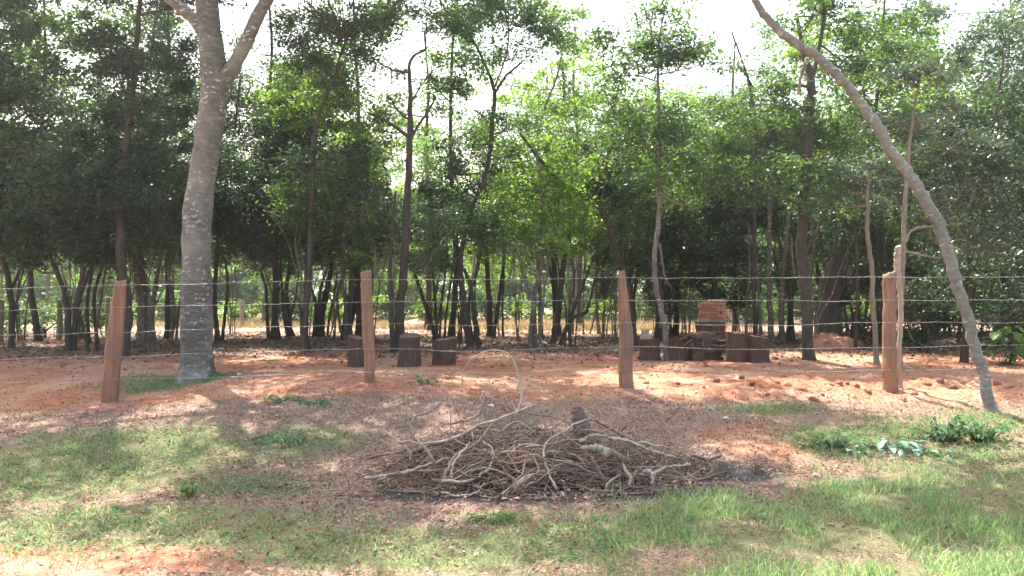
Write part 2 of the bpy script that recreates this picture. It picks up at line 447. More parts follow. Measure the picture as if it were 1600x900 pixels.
# ------------------------------------------------------------------ trees
LEAF_TOTAL = 0
def crown_leaves(mb, tw, c, r, L, lai, limb_tip, rng, clump=0.26, twig_r=0.007):
    """leaf clumps through an ellipsoid, twigs from the limb tip to them"""
    global LEAF_TOTAL
    area = PI * r[0] * r[2]
    n = int(area * lai / (0.22 * L * L))
    k = max(5, int(area * 9))
    d = unit(rng.normal(0, 1, (k, 3))); rad = rng.random(k) ** 0.42
    C = c + d * rad[:, None] * r
    w = rng.random(k) ** 1.4 + 0.15; w /= w.sum()
    idx = rng.choice(k, n, p=w)
    sz = clump * (0.6 + 0.9 * rng.random(k))
    P = C[idx] + rng.normal(0, 1, (n, 3)) * (sz[idx] * 0.62)[:, None] * np.array([1, 1, 0.62])
    leaf_quads(mb, P, L * (0.45 + 0.95 * rng.random(n)), 0.42, rng=rng)
    LEAF_TOTAL += n
    if tw is not None:
        for q in rng.choice(k, min(k, 9 + int(area * 2)), replace=False):
            a, b = limb_tip, C[q]
            mid = (a + b) / 2 + rng.normal(0, 0.08, 3) + np.array([0, 0, 0.06])
            tube(tw, catmull([a, mid, b], 5), np.linspace(twig_r * 1.6, twig_r * 0.45, 5), 3, False)

def grow_tree(name, label, stems, D, blobs, bark, leaf, group=None, L=0.086, lai=2.6, seed=1, depth=1.0, sides=9, rough=0.12, cat='tree', twig=0.007, limb=True, bend=0.10, wide=0.8):
    """stems: lists of (px, py, width px) up the photograph at distance D; blobs: (px, py, rx, ry[, dD])"""
    rng = np.random.default_rng(seed); L = L * (1.25 if leaf is LEAF_LIGHT else 0.88 if leaf is LEAF_GREY else 1.0)
    base = at(stems[0][0][0], stems[0][0][1], D); base[2] = gz(base[0], D)
    root = thing(name, base, label, cat, group)
    wood = MB(); samples = []
    for si, st in enumerate(stems):
        P = np.array([at(p[0], p[1], D) for p in st]); R = np.array([p[2] for p in st]) / F_PX * D / 2 * wide
        off = np.cumsum(rng.normal(0, bend, len(P))); off -= off[0]
        if si: off = off + rng.normal(0, 0.12)
        P[:, 1] += off
        if si == 0 or st[0][1] > 470: P[0, 2] = gz(P[0, 0], P[0, 1]) - 0.06
        n = max(8, len(P) * 6)
        Q = catmull(P, n); RR = np.interp(np.linspace(0, len(P) - 1, n), np.arange(len(P)), R)
        Q[1:-1] += rng.normal(0, 0.010, (n - 2, 3)) * (RR[1:-1, None] / 0.08).clip(0.4, 1.5)
        if st[0][1] > 470: RR[0] *= 1.45; RR[1] *= 1.15
        tube(wood, Q, RR, sides, True, rough, rng)
        samples.append((Q, RR))
    SQ = np.vstack([s[0] for s in samples]); SR = np.concatenate([s[1] for s in samples])
    lv = MB(); tw = MB()
    for bl in blobs:
        px, py, rx, ry = bl[:4]; dD = bl[4] if len(bl) > 4 else rng.normal(0.4, 0.45)
        Db = D + dD
        c = at(px, py, Db); r = np.array([rx / F_PX * Db, min(rx, 1.3 * ry) / F_PX * Db * depth, ry / F_PX * Db])
        dist = np.linalg.norm((SQ - c) * np.array([1, 1, 1.0]), axis=1) + 3.0 * np.clip(SQ[:, 2] - (c[2] - 0.35 * r[2]), 0, 9)
        i = int(np.argmin(dist)); a = SQ[i]
        tip = c + np.array([0, 0, -0.15 * r[2]])
        if limb and np.linalg.norm(tip - a) > 0.15:
            mid = (a + tip) / 2 + rng.normal(0, 0.12, 3) + np.array([0, 0, -0.04 * np.linalg.norm(tip - a)])
            r0 = min(SR[i] * 0.6, 0.012 + 0.022 * np.linalg.norm(tip - a))
            tube(wood, catmull([a, mid, tip], 8), np.linspace(r0, max(0.008, r0 * 0.35), 8), 5, False, 0.1, rng)
        big = py + ry < -10
        crown_leaves(lv, None if big else tw, c, r, L * (1.7 if big else 1), lai, tip, rng, twig_r=twig)
    wood.build('trunk', bark, root, True)
    if lv.n:
        cr = lv.build('crown', leaf, root)
    if tw.n:
        tag(tw.build('twigs', bark, root, True), kind='stuff')
    return root

def Dof(px, py):
    return gp(px, py)[1]

# --- the big forked tree on the left, trunk with two limbs
def big_tree():
    rng = np.random.default_rng(5); D = 11.7
    x0 = (308 - CX) / F_PX * D
    base = np.array([x0, D, gz(x0, D)])
    root = thing('forked_tree', base, 'large grey forked tree with lichen-spotted trunk, left of the second fence post', 'tree')
    def limb_mesh(pts, n, sides, flare=False):
        P = np.array([at(p[0], p[1], D) for p in pts]); R = np.array([p[2] for p in pts]) / F_PX * D / 2
        if len(pts[0]) > 3: P[:, 1] += [p[3] for p in pts]
        if flare: P[0, 2] = base[2] - 0.12
        Q = catmull(P, n); RR = np.interp(np.linspace(0, len(P) - 1, n), np.arange(len(P)), R)
        s = np.linspace(0, 1, n)
        RR = RR * (1 + 0.030 * np.sin(s * 41 + 1) + 0.02 * np.sin(s * 97))
        mb = MB(); tube(mb, Q, RR, sides, True, 0.0, rng)
        V = mb.v[0]; k = n * sides
        ang = np.tile(np.arange(sides), n); ring = np.repeat(np.arange(n), sides)
        dn = 1.25 * (fbm(ang * 0.45 + 3, ring * 0.4, 4, 4) - 0.47)
        if flare:
            low = np.clip(1 - ring / (0.10 * n), 0, 1)
            dn = dn * 0.8 + low ** 1.6 * (1.0 + 1.5 * np.clip(np.sin(ang / sides * 2 * PI * 5 + 0.6), -0.3, 1))
        cen = np.repeat(Q, sides, 0); dv = V[:k] - cen
        V[:k] = cen + dv * (1 + 0.16 * dn)[:, None]
        return mb, Q, RR
    t, Q, RR = limb_mesh([(307, 592, 54), (307, 540, 49), (307, 430, 45), (309, 330, 43), (325, 220, 40), (335, 140, 42), (330, 70, 37), (323, 0, 33), (318, -110, 28), (330, -230, 22)], 210, 38, True)
    t.build('trunk', BARK_BIG, root, True)
    specs = [[(342, 140, 26, 0), (362, 112, 24, -.05), (388, 70, 21, -.1), (408, 30, 20, -.15), (432, -10, 18, -.2), (480, -90, 15, -.5), (560, -190, 11, -.8)],
             [(325, 62, 22, 0), (300, 28, 20, .1), (268, 0, 18, .15), (225, -40, 16, .2), (150, -120, 13, .5), (60, -200, 9, .9)]]
    tips = []
    for s in specs:
        mb, q, r = limb_mesh(s, 90, 22); mb.build('limb', BARK_BIG, root, True); tips.append(q)
    lv = MB(); tw = MB()
    # the crown above the picture's top edge: it throws the dappled shade on the verge
    for k in range(46):
        a = rng.random() * 2 * PI; rr = 4.0 * math.sqrt(rng.random())
        c = np.array([x0 + 1.4 + 1.25 * rr * math.cos(a), D + 0.6 + 0.72 * rr * math.sin(a), 7.4 + 2.4 * rng.random()])
        allq = np.vstack(tips + [Q]); allq = allq[allq[:, 2] > 5.0]
        st = allq[np.argmin(np.linalg.norm(allq - c, axis=1))]
        tube(tw, catmull([st, (st + c) / 2 + rng.normal(0, 0.2, 3), c], 7), np.linspace(0.04, 0.012, 7), 5, False)
        crown_leaves(lv, tw, c, np.array([1.05, 1.05, 0.5]), 0.16, 2.2, c, rng, 0.3)
    lv.build('crown', LEAF_MID, root); tw.build('branches', BARK_GREY, root, True)
big_tree()

# --- the leaning tree at the right, in front of the fence
lean_D = Dof(1548, 642)
grow_tree('leaning_tree', 'slim grey tree leaning far to the left, in front of the fence at right', [
    [(1549, 642, 24), (1539, 587, 22), (1526, 536, 22), (1513, 490, 22), (1492, 422, 23), (1471, 355, 24), (1442, 304, 24), (1425, 274, 22), (1390, 228, 21), (1374, 199, 20), (1347, 160, 19), (1319, 124, 18), (1280, 87, 19), (1248, 68, 18), (1212, 39, 16), (1187, 7, 14), (1175, -30, 13), (1165, -90, 12), (1150, -170, 10)],
    [(1270, 85, 9), (1262, 110, 7), (1258, 140, 5)]],
    lean_D, [(1130, -170, 150, 60, -.3), (1250, -120, 120, 50, .3), (1060, -260, 160, 70, -.5), (1220, -260, 150, 70, .4), (1010, -130, 100, 40, -.6)], BARK_LEAN, LEAF_LIGHT, L=0.12, lai=2.4, seed=11, sides=14, rough=0.07, bend=0.02, wide=0.77)

HERO = [
 # name, label, stems, base pixel, blobs, bark, leaf, kwargs
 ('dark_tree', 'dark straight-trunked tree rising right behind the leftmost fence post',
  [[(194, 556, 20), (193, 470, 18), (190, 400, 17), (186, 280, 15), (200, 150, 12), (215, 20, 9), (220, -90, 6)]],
  [(200, 330, 120, 70), (110, 300, 110, 80), (260, 250, 110, 80), (130, 200, 120, 70), (240, 150, 95, 60), (170, 90, 110, 50), (210, -40, 120, 60), (100, -90, 120, 50, .5), (280, -100, 120, 50, .5), (190, -150, 150, 50, .5), (20, -120, 120, 50, .5)], BARK_DARK, LEAF_DARK, dict(lai=3.9, L=0.092, seed=21)),  # wide blobs above the top edge are added to shade the left soil
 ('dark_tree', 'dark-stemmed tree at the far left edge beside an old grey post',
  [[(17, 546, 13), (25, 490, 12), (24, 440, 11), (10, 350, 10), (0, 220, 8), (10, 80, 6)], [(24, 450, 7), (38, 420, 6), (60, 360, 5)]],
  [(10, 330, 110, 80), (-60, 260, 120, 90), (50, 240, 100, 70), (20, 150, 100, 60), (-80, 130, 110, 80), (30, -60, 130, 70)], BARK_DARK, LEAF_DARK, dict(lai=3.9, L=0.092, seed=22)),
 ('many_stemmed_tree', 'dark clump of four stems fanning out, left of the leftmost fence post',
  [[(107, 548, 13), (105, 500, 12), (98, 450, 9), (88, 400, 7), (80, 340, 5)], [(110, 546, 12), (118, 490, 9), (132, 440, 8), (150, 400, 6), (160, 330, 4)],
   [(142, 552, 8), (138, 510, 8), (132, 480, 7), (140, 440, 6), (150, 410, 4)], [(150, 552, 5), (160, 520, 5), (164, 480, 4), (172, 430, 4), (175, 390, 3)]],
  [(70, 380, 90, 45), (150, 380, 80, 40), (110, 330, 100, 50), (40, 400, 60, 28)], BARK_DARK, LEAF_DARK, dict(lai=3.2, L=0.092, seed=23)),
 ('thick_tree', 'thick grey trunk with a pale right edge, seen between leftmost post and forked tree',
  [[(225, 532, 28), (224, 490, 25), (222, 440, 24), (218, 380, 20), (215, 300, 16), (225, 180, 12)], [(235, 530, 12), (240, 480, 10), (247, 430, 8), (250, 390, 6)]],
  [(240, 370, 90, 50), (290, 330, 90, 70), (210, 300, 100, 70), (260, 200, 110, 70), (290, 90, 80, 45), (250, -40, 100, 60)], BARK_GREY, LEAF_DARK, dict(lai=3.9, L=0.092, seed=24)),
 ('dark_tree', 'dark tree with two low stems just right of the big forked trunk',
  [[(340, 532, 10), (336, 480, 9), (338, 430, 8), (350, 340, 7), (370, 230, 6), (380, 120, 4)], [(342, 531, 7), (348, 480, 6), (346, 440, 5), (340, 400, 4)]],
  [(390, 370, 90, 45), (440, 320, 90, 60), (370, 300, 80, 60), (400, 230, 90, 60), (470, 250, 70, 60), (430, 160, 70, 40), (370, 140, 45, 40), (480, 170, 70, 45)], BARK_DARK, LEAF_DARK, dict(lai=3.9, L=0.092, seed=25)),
 ('straight_tree', 'slender straight dark tree midway between the forked tree and second fence post',
  [[(481, 549, 12), (484, 500, 11), (486, 440, 10), (484, 380, 10), (486, 300, 9), (492, 200, 7), (520, 120, 5), (540, 60, 4)], [(486, 480, 6), (470, 465, 5), (448, 455, 4), (430, 440, 3)]],
  [(520, 60, 90, 50), (600, 30, 80, 35), (470, 110, 60, 40), (540, 130, 60, 40), (560, -70, 120, 50, .8), (430, -100, 120, 50, .8), (520, -150, 140, 45, .8), (660, -110, 110, 45, .8), (460, 310, 60, 50)], BARK_DARK, LEAF_MID, dict(lai=2.3, seed=26)),  # unseen blobs over the top edge are added for shade on the soil
 ('many_stemmed_tree', 'bushy clump of thin bent stems before the bright clearing at left',
  [[(420, 530, 8), (416, 490, 7), (412, 450, 6), (405, 420, 4)], [(438, 528, 6), (428, 500, 5), (424, 470, 5), (440, 440, 4)], [(452, 528, 8), (444, 490, 6), (440, 450, 5), (438, 410, 4)], [(450, 527, 5), (452, 500, 5), (458, 470, 4), (462, 430, 3)]],
  [(420, 400, 70, 35), (455, 380, 70, 45), (400, 360, 60, 40)], BARK_DARK, LEAF_DARK, dict(lai=2.2, seed=27)),
 ('many_stemmed_tree', 'dark fan of arching stems just left of the second fence post',
  [[(498, 527, 20), (502, 490, 16), (512, 450, 12), (520, 410, 8), (530, 350, 6)], [(492, 526, 10), (494, 480, 8), (488, 450, 6)], [(512, 526, 6), (516, 500, 5), (525, 460, 4), (530, 430, 3)], [(472, 526, 9), (472, 480, 8), (475, 430, 7), (478, 380, 5)]],
  [(520, 380, 65, 40), (560, 350, 60, 50), (500, 340, 70, 50), (540, 300, 70, 50)], BARK_DARK, LEAF_MID, dict(lai=2.4, seed=28)),
 ('dark_tree', 'dark leaning trunk close behind the second fence post, above the leftmost stump',
  [[(543, 530, 15), (550, 480, 14), (551, 440, 13), (552, 400, 11), (560, 300, 8), (570, 220, 5)], [(534, 524, 6), (540, 490, 5), (545, 460, 4)]],
  [(560, 370, 60, 40), (590, 330, 60, 45), (550, 280, 60, 40), (580, 240, 55, 40)], BARK_DARK, LEAF_MID, dict(lai=2.3, seed=29)),
 ('tall_tree', 'tall slim tree with a straight leader and bare upswept limbs against white sky',
  [[(622, 550, 22), (624, 490, 19), (631, 420, 16), (636, 320, 14), (641, 215, 12), (640, 150, 9), (641, 95, 6), (665, 74, 4)], [(616, 520, 12), (613, 470, 9), (612, 400, 7), (620, 300, 5)],
   [(640, 217, 7), (612, 195, 6), (575, 178, 4)], [(643, 215, 6), (665, 180, 5), (680, 155, 4)], [(641, 190, 5), (620, 170, 4), (608, 150, 3)], [(642, 160, 4), (660, 130, 3), (678, 108, 3)], [(640, 115, 5), (610, 108, 4), (580, 88, 3)]],
  [(700, 140, 55, 28, .2), (620, 118, 28, 12), (590, 200, 40, 28), (690, 40, 70, 35, .3), (720, 100, 45, 28), (550, 90, 45, 38, .5), (690, 170, 40, 15), (640, -60, 110, 45)], BARK_DARK, LEAF_MID, dict(lai=1.9, seed=30, limb=True, bend=0.05)),
 ('twin_trunk_tree', 'tree with two close dark trunks above the third stump, right of the tall slim tree',
  [[(735, 543, 14), (728, 500, 13), (722, 450, 12), (720, 400, 10), (735, 330, 8), (752, 290, 9), (765, 240, 9), (769, 190, 9), (772, 140, 8), (758, 100, 5), (742, 65, 4)], [(747, 543, 13), (742, 500, 11), (735, 450, 9), (725, 420, 7)], [(773, 146, 6), (790, 120, 5), (815, 98, 4)], [(772, 140, 4), (790, 90, 3), (795, 50, 3)]],
  [(830, 30, 75, 45), (760, 20, 70, 40), (860, 60, 55, 30), (800, 90, 40, 25), (790, 200, 50, 35), (740, 220, 45, 35), (720, 360, 60, 40), (770, 350, 60, 45), (800, -70, 120, 45, 1.2), (900, -75, 100, 35, 1.8), (790, -140, 130, 45, 1.0)], BARK_DARK, LEAF_MID, dict(lai=2.1, seed=31, bend=0.05)),  # blobs above the top edge include unseen ones added to shade the stumps
 ('many_stemmed_tree', 'thicket tree of five thin straight stems between the tall slim tree and twin trunks',
  [[(682, 530, 8), (668, 490, 8), (655, 450, 7), (645, 420, 6)], [(684, 529, 6), (682, 480, 6), (678, 430, 5), (670, 370, 4)], [(688, 529, 5), (690, 480, 5), (696, 430, 4), (700, 370, 4)], [(694, 530, 5), (698, 490, 4), (706, 440, 4), (712, 390, 3)]],
  [(660, 370, 60, 40), (700, 340, 60, 40), (680, 290, 60, 40), (640, 330, 50, 35)], BARK_DARK, LEAF_MID, dict(lai=2.0, seed=32)),
 ('many_stemmed_tree', 'cluster of dark stems with a V fork, right of the twin trunks',
  [[(766, 526, 14), (765, 480, 12), (762, 440, 10), (760, 390, 7)], [(770, 525, 9), (778, 480, 8), (785, 430, 7), (790, 380, 5)], [(786, 540, 5), (785, 480, 4), (787, 420, 4), (784, 350, 3)]],
  [(770, 390, 60, 30), (800, 350, 60, 40), (830, 300, 60, 50), (790, 290, 50, 35)], BARK_DARK, LEAF_LIGHT, dict(lai=2.0, seed=33)),
 ('many_stemmed_tree', 'brown multi-trunk tree standing left of the leaning dark trunk, before the bright path',
  [[(828, 543, 11), (832, 490, 10), (840, 440, 9), (848, 400, 8), (850, 330, 6), (838, 230, 5)], [(836, 534, 10), (834, 480, 9), (826, 450, 8), (815, 420, 6), (808, 380, 4)], [(842, 534, 6), (846, 490, 6), (852, 440, 5), (860, 390, 4)]],
  [(850, 370, 60, 35), (880, 330, 70, 45), (840, 290, 60, 45), (900, 260, 60, 40), (860, 220, 50, 35)], BARK_GREY, LEAF_LIGHT, dict(lai=2.0, seed=34)),
 ('crooked_tree', 'dark trunk slanting right with long low arching limbs, left of third fence post',
  [[(862, 537, 15), (871, 500, 14), (876, 460, 13), (882, 410, 11), (890, 370, 9), (905, 300, 6)], [(872, 512, 8), (890, 500, 7), (912, 488, 7), (915, 480, 5), (925, 440, 5), (935, 400, 4), (950, 382, 3)], [(876, 485, 6), (900, 478, 5), (908, 460, 5), (920, 425, 4), (930, 400, 3)]],
  [(910, 350, 60, 40), (950, 330, 60, 45), (900, 290, 60, 40), (960, 280, 50, 40), (930, 230, 60, 40)], BARK_DARK, LEAF_MID, dict(lai=2.0, seed=35)),
 ('many_stemmed_tree', 'bundle of thin pale-barked stems between the crooked tree and third fence post',
  [[(893, 523, 8), (895, 480, 7), (896, 430, 6), (890, 400, 4)], [(912, 524, 4), (910, 490, 4), (912, 440, 3), (916, 380, 3)], [(938, 524, 8), (934, 490, 7), (932, 440, 6), (934, 390, 5), (938, 330, 4)], [(922, 524, 3), (928, 500, 3), (934, 470, 3), (945, 430, 3)]],
  [(930, 370, 60, 40), (905, 330, 60, 40), (960, 350, 50, 40)], BARK_GREY, LEAF_MID, dict(lai=1.9, seed=36)),
 ('left_leaning_tree', 'dark tree behind the third fence post leaning up to the left',
  [[(990, 540, 16), (985, 480, 15), (972, 425, 14), (955, 375, 13), (938, 325, 12), (905, 300, 10), (870, 278, 9), (840, 248, 7), (812, 210, 5)], [(938, 328, 6), (944, 280, 5), (950, 230, 4)]],
  [(940, 270, 60, 40), (980, 220, 70, 50), (900, 240, 50, 35), (960, 170, 60, 40), (820, 190, 45, 30), (1000, 300, 60, 50)], BARK_DARK, LEAF_MID, dict(lai=2.1, seed=37, bend=0.05)),
 ('curved_tree', 'slim grey curved trunk right of the third fence post, rising between the dark stumps',
  [[(1043, 563, 13), (1038, 510, 12), (1026, 450, 11), (1024, 400, 10), (1031, 340, 9), (1030, 260, 8), (1032, 180, 7), (1030, 110, 5), (1035, 40, 3)], [(1031, 380, 6), (1040, 430, 4), (1050, 450, 3)]],
  [(1030, 90, 70, 30, .2), (1080, 75, 45, 22, .2), (985, 95, 50, 24), (1012, 25, 30, 30), (1062, 30, 20, 20), (1040, 60, 60, 28), (950, 70, 35, 25), (960, 120, 35, 18), (1110, 95, 35, 18), (1010, -60, 100, 40, 2.2), (1120, -70, 100, 35, 2.4), (1060, -120, 120, 40, 2.6), (1040, 190, 70, 35), (1090, 210, 60, 35), (990, 210, 60, 35), (1060, 270, 60, 40), (1110, 290, 60, 50)], BARK_GREY, LEAF_MID, dict(lai=2.9, seed=38, bend=0.05, L=0.092)),  # far-set blobs above the top edge are unseen, added to shade the stumps
 ('broad_trunk_tree', 'sturdy dark trunk standing left of the fourth fence post, forking high up',
  [[(1264, 562, 24), (1262, 500, 21), (1258, 430, 20), (1252, 380, 20), (1256, 290, 20), (1262, 200, 19), (1266, 130, 17), (1258, 80, 10), (1245, 20, 6)], [(1266, 128, 10), (1278, 80, 8), (1290, 10, 6)], [(1254, 400, 9), (1275, 360, 7), (1288, 330, 5)]],
  [(1220, 290, 80, 60), (1190, 220, 80, 50), (1290, 280, 70, 60), (1240, 190, 80, 50), (1310, 200, 60, 45), (1340, 60, 80, 60), (1270, 20, 70, 40), (1400, 90, 70, 55), (1200, 130, 50, 40), (1330, -60, 140, 50)], BARK_DARK, LEAF_MID, dict(lai=2.3, seed=39, bend=0.05)),
 ('thin_pale_tree', 'thin wavy pale-barked sapling tree just left of the fourth fence post',
  [[(1369, 570, 11), (1366, 520, 10), (1360, 470, 10), (1361, 420, 9), (1352, 370, 9), (1350, 320, 8), (1352, 270, 5)]],
  [(1350, 300, 65, 30, .1), (1330, 270, 50, 30, .1), (1380, 280, 45, 28), (1300, 310, 40, 22)], BARK_PALE, LEAF_GREY, dict(lai=2.0, seed=40, bend=0.04)),
 ('thin_pale_tree', 'thin light stem rising right of the fourth fence post behind the stick',
  [[(1408, 582, 9), (1406, 520, 9), (1410, 460, 9), (1413, 400, 9), (1412, 340, 9), (1418, 280, 8), (1425, 200, 6), (1440, 100, 4)], [(1413, 380, 6), (1425, 360, 5), (1450, 354, 4), (1500, 350, 3)]],
  [(1440, 190, 70, 40), (1480, 230, 70, 45), (1500, 300, 70, 45), (1520, 380, 60, 40), (1430, 130, 70, 45), (1460, 340, 50, 35)], BARK_PALE, LEAF_GREY, dict(lai=2.2, seed=41, bend=0.04)),
 ('dark_tree', 'dark trunk half hidden behind the leaning tree near the right edge',
  [[(1506, 566, 15), (1505, 500, 13), (1512, 430, 11), (1520, 330, 9), (1545, 200, 6), (1555, 90, 4)]],
  [(1540, 420, 80, 50), (1580, 350, 80, 60), (1560, 260, 80, 50), (1530, 180, 80, 50), (1590, 170, 70, 50), (1570, 60, 60, 30), (1600, 470, 80, 40), (1480, 440, 60, 40), (1640, 280, 90, 90), (1640, 100, 100, 60)], BARK_DARK, LEAF_DARK, dict(lai=2.2, seed=42)),
 ('many_stemmed_tree', 'group of brown upright stems behind the broad log, left of the sturdy dark trunk',
  [[(1206, 535, 12), (1205, 490, 11), (1202, 430, 10), (1200, 370, 8), (1196, 300, 6)], [(1226, 536, 12), (1222, 490, 11), (1226, 430, 10), (1228, 380, 8), (1232, 320, 6)], [(1186, 534, 6), (1188, 480, 6), (1182, 420, 5), (1176, 350, 4)], [(1164, 534, 5), (1166, 480, 5), (1172, 420, 4), (1170, 350, 3)]],
  [(1170, 330, 70, 40), (1210, 300, 70, 40), (1140, 300, 70, 50), (1180, 260, 70, 40)], BARK_GREY, LEAF_DARK, dict(lai=2.2, seed=43)),
 ('slim_tree', 'slim dark pole of a tree topping out bare in the white sky gap',
  [[(1180, 540, 8), (1178, 430, 8), (1180, 300, 8), (1182, 200, 8), (1172, 130, 6), (1160, 90, 4), (1145, 48, 3)], [(1174, 140, 4), (1162, 118, 3), (1152, 105, 2)]],
  [(1190, 210, 50, 40), (1150, 230, 50, 35), (1130, 170, 35, 25), (1210, 160, 40, 30)], BARK_DARK, LEAF_MID, dict(lai=1.8, seed=44, bend=0.03)),
 ('slender_tree', 'slender wispy tree with sparse top leaves, left of the wide sky gap',
  [[(845, 528, 9), (842, 430, 8), (836, 330, 7), (840, 250, 6), (848, 180, 5), (870, 120, 4), (878, 80, 3)], [(840, 255, 4), (860, 225, 3), (880, 200, 3)], [(842, 240, 4), (820, 200, 3), (806, 170, 3)]],
  [(880, 120, 45, 30), (850, 160, 45, 28), (900, 180, 40, 25), (815, 160, 35, 25), (915, 110, 30, 22), (860, 270, 50, 35)], BARK_GREY, LEAF_LIGHT, dict(lai=1.3, seed=45, bend=0.04)),
]
rh = np.random.default_rng(808)
for k, span in ((0, (-60, 330)), (5, (330, 560)), (10, (560, 840))):      # unseen leaf masses above the picture's upper edge, added to shade the soil
    for dD in (-0.9, 0.0, 0.9, 1.8):
        for px in np.arange(span[0], span[1], 95.0):
            HERO[k][3].append((px + rh.normal(0, 20), -95 + rh.normal(0, 25), 75, 38, dD + rh.normal(0, 0.2)))
for (nm, lab, stems, blobs, bark, leaf, kw) in HERO:
    grow_tree(nm, lab, stems, Dof(stems[0][0][0], stems[0][0][1]), blobs, bark, leaf, **kw)

CANOPY = [
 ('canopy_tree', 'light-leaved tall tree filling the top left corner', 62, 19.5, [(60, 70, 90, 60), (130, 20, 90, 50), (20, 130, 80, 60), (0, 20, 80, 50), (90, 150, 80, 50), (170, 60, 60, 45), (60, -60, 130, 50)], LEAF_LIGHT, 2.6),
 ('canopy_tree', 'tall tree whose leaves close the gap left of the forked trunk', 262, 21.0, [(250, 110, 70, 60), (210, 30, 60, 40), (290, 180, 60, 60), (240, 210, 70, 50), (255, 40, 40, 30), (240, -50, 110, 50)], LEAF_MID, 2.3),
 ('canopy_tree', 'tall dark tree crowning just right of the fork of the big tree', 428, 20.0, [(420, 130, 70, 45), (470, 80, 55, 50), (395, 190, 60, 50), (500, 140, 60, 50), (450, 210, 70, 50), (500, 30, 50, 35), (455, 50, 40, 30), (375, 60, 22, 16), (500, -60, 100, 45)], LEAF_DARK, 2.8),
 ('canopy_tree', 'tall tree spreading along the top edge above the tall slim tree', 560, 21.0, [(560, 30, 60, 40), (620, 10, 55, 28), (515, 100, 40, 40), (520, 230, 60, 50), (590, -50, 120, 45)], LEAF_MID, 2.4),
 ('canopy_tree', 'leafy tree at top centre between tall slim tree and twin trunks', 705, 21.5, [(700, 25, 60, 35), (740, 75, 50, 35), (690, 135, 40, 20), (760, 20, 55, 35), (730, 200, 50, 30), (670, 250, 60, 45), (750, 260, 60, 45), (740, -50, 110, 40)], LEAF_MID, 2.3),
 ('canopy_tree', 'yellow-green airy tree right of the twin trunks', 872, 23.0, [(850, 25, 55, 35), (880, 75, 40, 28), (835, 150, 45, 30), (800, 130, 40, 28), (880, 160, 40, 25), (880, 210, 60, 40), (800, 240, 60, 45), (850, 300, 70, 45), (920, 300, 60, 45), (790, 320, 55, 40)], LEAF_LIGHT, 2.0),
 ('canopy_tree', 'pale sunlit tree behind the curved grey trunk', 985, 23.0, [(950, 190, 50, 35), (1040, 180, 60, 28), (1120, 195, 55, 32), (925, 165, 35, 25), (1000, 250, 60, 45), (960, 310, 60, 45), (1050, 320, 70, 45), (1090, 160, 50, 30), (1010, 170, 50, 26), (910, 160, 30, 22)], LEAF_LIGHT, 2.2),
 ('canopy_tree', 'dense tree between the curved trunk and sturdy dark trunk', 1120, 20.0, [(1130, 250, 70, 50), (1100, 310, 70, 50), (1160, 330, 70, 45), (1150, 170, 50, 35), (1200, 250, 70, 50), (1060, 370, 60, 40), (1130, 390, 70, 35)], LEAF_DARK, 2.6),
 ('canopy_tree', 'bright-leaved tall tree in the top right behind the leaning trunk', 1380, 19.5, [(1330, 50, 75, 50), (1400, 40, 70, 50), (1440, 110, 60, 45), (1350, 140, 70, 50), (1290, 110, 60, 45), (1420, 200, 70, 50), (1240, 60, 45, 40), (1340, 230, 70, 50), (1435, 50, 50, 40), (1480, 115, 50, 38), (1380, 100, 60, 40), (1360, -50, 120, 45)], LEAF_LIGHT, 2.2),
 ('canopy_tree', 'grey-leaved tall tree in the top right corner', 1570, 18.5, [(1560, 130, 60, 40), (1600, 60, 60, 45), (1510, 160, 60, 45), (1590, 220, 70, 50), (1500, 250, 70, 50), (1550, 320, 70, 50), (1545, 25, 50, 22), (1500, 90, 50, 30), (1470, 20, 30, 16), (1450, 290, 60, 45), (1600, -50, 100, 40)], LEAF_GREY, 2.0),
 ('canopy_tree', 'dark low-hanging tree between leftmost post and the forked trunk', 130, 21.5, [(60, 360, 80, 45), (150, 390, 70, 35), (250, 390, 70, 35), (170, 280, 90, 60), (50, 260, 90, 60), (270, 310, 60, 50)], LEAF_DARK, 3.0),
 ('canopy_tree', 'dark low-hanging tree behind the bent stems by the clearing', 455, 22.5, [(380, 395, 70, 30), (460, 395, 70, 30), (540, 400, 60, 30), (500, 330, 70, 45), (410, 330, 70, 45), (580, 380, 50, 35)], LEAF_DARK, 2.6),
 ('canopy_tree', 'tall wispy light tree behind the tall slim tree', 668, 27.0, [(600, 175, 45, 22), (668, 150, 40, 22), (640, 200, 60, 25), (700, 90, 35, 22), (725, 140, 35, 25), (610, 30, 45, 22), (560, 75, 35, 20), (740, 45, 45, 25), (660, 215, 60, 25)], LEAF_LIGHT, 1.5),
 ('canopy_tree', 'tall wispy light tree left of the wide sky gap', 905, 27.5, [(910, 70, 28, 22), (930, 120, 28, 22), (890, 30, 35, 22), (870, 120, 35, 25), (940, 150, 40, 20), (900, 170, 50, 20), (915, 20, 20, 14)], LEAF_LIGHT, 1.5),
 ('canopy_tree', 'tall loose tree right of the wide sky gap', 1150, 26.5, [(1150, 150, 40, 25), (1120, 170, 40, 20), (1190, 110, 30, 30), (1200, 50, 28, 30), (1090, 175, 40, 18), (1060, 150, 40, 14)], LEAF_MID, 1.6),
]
rk = np.random.default_rng(444)
for i, (nm, lab, px, D_, bl, lf, lai) in enumerate(CANOPY):
    ytop = min(b[1] for b in bl); gyp = CY + (CAM_H - gz((px - CX) / F_PX * D_, D_)) / D_ * F_PX
    st = [(px + rk.normal(0, 6) * (q > 0), gyp + (max(ytop, -60) + 20 - gyp) * q / 5, 13 - 1.9 * q) for q in range(6)]
    grow_tree(nm, lab, [st], D_, bl, BARK_DARK, lf, L=0.10, lai=lai * 0.92, seed=500 + i)

